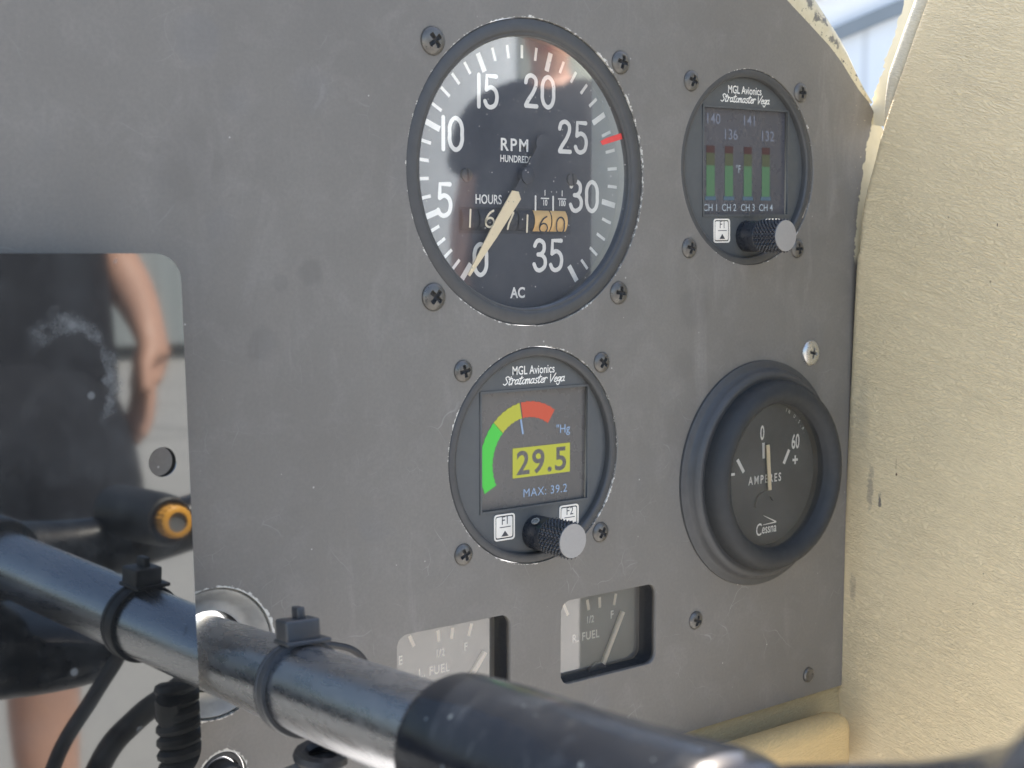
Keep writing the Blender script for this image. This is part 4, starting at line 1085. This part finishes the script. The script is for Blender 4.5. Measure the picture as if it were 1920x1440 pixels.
# cable tie strapped round the column
tie = thing('cable_tie', tuple(A0 + AX * 54), 'black nylon cable tie strapped round the steel column', 'cable tie')
u = AX.normalized(); e1 = Vector((0, 0, 1)); e1 = (e1 - u * e1.dot(u)).normalized(); e2 = u.cross(e1)      # e1 up, e2 sideways
b = MB(); prof = [(8.2, -2.2), (9.1, -2.2), (9.3, -1.8), (9.3, -0.9), (9.1, -0.7), (9.1, 0.7), (9.3, 0.9), (9.3, 1.8), (9.1, 2.2), (8.2, 2.2)]; n = 64
vs = [tuple(u * (s + 0.06 * r * math.sin(2 * math.pi * i / n)) + (e1 * math.cos(2 * math.pi * i / n) + e2 * math.sin(2 * math.pi * i / n)) * r) for r, s in prof for i in range(n)]
b.add(vs, [(k2 * n + i, k2 * n + (i + 1) % n, (k2 + 1) * n + (i + 1) % n, (k2 + 1) * n + i) for k2 in range(len(prof) - 1) for i in range(n)])
b.build('strap', TIEM, tie)
def obox(a0, a1, b0, b1, c0, c1):
    """box in the tie's own axes: along the column, sideways (e2), up (e1)"""
    q = MB().box((a0, b0, c0), (a1, b1, c1)); q.v = [tuple(u * x + e2 * y + e1 * z) for x, y, z in q.v]; return q
hdm = obox(-3.1, 3.1, -3.4, 3.6, 9.0, 13.4); hdm.build('head', TIEM, tie, bevel=0.5)
obox(-3.9, 3.9, -5.2, 3.8, 8.6, 9.5).build('head_foot', TIEM, tie, bevel=0.3)
obox(-1.7, 1.7, -1.0, 0.6, 13.2, 15.6).build('strap_tail', TIEM, tie, bevel=0.3)
# thin lead looping behind the column, and the cables hanging under it
tag(MB().tube(catmull([(-88, -24, -106), (-82, -25, -104.5), (-77, -25, -105.6), (-71.5, -25, -107.6), (-68.0, -25, -111), (-67, -26, -116), (-70, -28, -124)], 6), 0.75, 8).build('thin_lead', RUBBER),
    'thin grey-black lead curling behind the column beside the cable tie', 'lead')
tag(MB().tube(catmull([(-97, -76, -108), (-93, -86, -117), (-99, -90, -128), (-110.3, -90, -143.9), (-119, -88, -173), (-118, -84, -230)], 8), 1.9, 12).build('cable', RUBBER),
    'thin black cable curving down under the yoke, mirrored left of the thicker one', 'cable', 'cables under the control column')
tag(MB().tube(catmull([(-92, -56, -112), (-80, -74, -124), (-87.3, -90, -135.8), (-98.7, -90, -146.6), (-112, -88, -176), (-114, -84, -230)], 8), 3.0, 14).build('cable', RUBBER),
    'thicker black cable sweeping down under the yoke, mirrored beside the coil', 'cable', 'cables under the control column')
hx = [(-94.5 + 4.0 * math.cos(i * 0.42), -50 + 4.0 * math.sin(i * 0.42), -118 - i * 0.42 * 3.1 / (2 * math.pi)) for i in range(0, 500)]
tag(MB().tube(hx, 1.5, 8).build('coiled_cord', RUBBER), 'black coiled cord hanging straight down under the control column', 'coiled cord')
tag(MB().tube(catmull([(-98, -47, -121), (-97, -49, -126), (-92, -50, -136), (-88, -50, -160), (-88, -48, -220)], 6), 3.0, 12).build('conduit', RUBBER),
    'short dark grey conduit dropping from the underside of the cable tie', 'cable', 'cables under the control column')

# ------------------------------------------------------------------ side panel, window frame, bolster
edge = [(6, -235), (2.9, -172), (-1.0, -35), (-2.3, -20), (-3.7, -5), (-7.7, 9), (-10.8, 19.5), (-17.5, 36.8), (-25.3, 55.4), (-42, 92), (-62, 130)]
ed = [tuple(v)[:2] for v in catmull([(*q, 0) for q in edge], 3)]
W0, W1 = 132.0, 143.0
sp = MB(); vs = []; prof = [(0.0, W1, 0.0), (0.0, W0 + 1.3, 0.0), (-0.35, W0 + 0.5, 0.3), (-1.0, W0 + 0.1, 0.5), (-2.2, W0, 0.5)]
rows = []
for (dy, xx, _) in prof: rows.append([(xx, y + dy, z) for y, z in ed])
back = [[(W0, -76.0, -235 + (130 + 235) * i / (len(ed) - 1)) for i in range(len(ed))], [(W1, -77.0, -235 + (130 + 235) * i / (len(ed) - 1)) for i in range(len(ed))]]
rows += back
n = len(ed)
sp.add([p_ for r_ in rows for p_ in r_], [(a * n + i, a * n + i + 1, (a + 1) * n + i + 1, (a + 1) * n + i) for a in range(len(rows) - 1) for i in range(n - 1)])
tag(sp.build('side_panel', LEATHER, smooth=50), 'cream grained vinyl side panel with small dirt marks, right of the instrument panel', 'side panel')
tag(MB().box((131, -121, -260), (146, -77.6, 180)).build('cabin_post', simple('frame_grey_green', (0.34, 0.34, 0.29), 0.5, 0, 0.12, 0.1), smooth=30, bevel=2), 'plain grey-green cabin post behind the side panel, mirrored in the big gauge glass', 'cabin post')
# padded roll behind its edge and cream window frame strip
pr2 = catmull([(135.5, -9.5, 19), (136.3, -11.4, 29), (136.5, -16.0, 41), (136.6, -22.3, 56), (137, -38, 92), (137.5, -57, 130)], 6)
tag(MB().tube(pr2, 3, 16, rr=[0.5 + 3.0 * min(1, i / 9) for i in range(len(pr2))]).build('padded_roll', leather('pale_vinyl', (0.62, 0.56, 0.42), (0.68, 0.62, 0.48), 0.8)),
    'pale padded vinyl roll along the window edge, behind the side panel', 'padding')
fr = MB(); inn = [(0.5, 21), (0.2, 25), (-0.8, 29), (-2.5, 34), (-4.6, 37.5), (-4.4, 40), (-7.6, 45.5), (-9.6, 52), (-12, 59.5), (-19, 78), (-36, 118), (-42, 130)]
rj = random.Random(3)
fi = [tuple(v)[:2] for v in catmull([(*q, 0) for q in inn], 5)]
fi = [(y + 1.0 + rj.uniform(-0.5, 0.6), z) for y, z in fi]
vs = [(141.5, y, z) for y, z in fi] + [(141.5, y - 30, z - 6) for y, z in fi] + [(144.5, y, z) for y, z in fi]; n = len(fi)
fr.add(vs, [(i, i + 1, n + i + 1, n + i) for i in range(n - 1)] + [(2 * n + i, 2 * n + i + 1, i + 1, i) for i in range(n - 1)])
tag(fr.build('window_frame', CREAM, smooth=40), 'cream painted window frame strip with a ragged edge beside the bright window', 'window frame')

# ledge under the panel and tan bolster
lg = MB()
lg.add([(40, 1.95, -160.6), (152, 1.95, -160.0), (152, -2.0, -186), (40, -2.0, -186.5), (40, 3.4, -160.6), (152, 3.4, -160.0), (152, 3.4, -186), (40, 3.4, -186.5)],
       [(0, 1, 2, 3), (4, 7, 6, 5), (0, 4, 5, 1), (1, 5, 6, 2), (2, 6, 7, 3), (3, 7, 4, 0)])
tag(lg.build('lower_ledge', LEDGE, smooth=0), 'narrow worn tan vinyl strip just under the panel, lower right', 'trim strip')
bo2 = MB().box((30, -14, -235), (121.5, -2.6, -165.2)); bo2.v = [(x, y, z) for x, y, z in bo2.v]
tag(bo2.build('padded_bolster', LEATHER2, smooth=50, bevel=4.5), 'tan grained padded block in the corner below the panel', 'bolster')
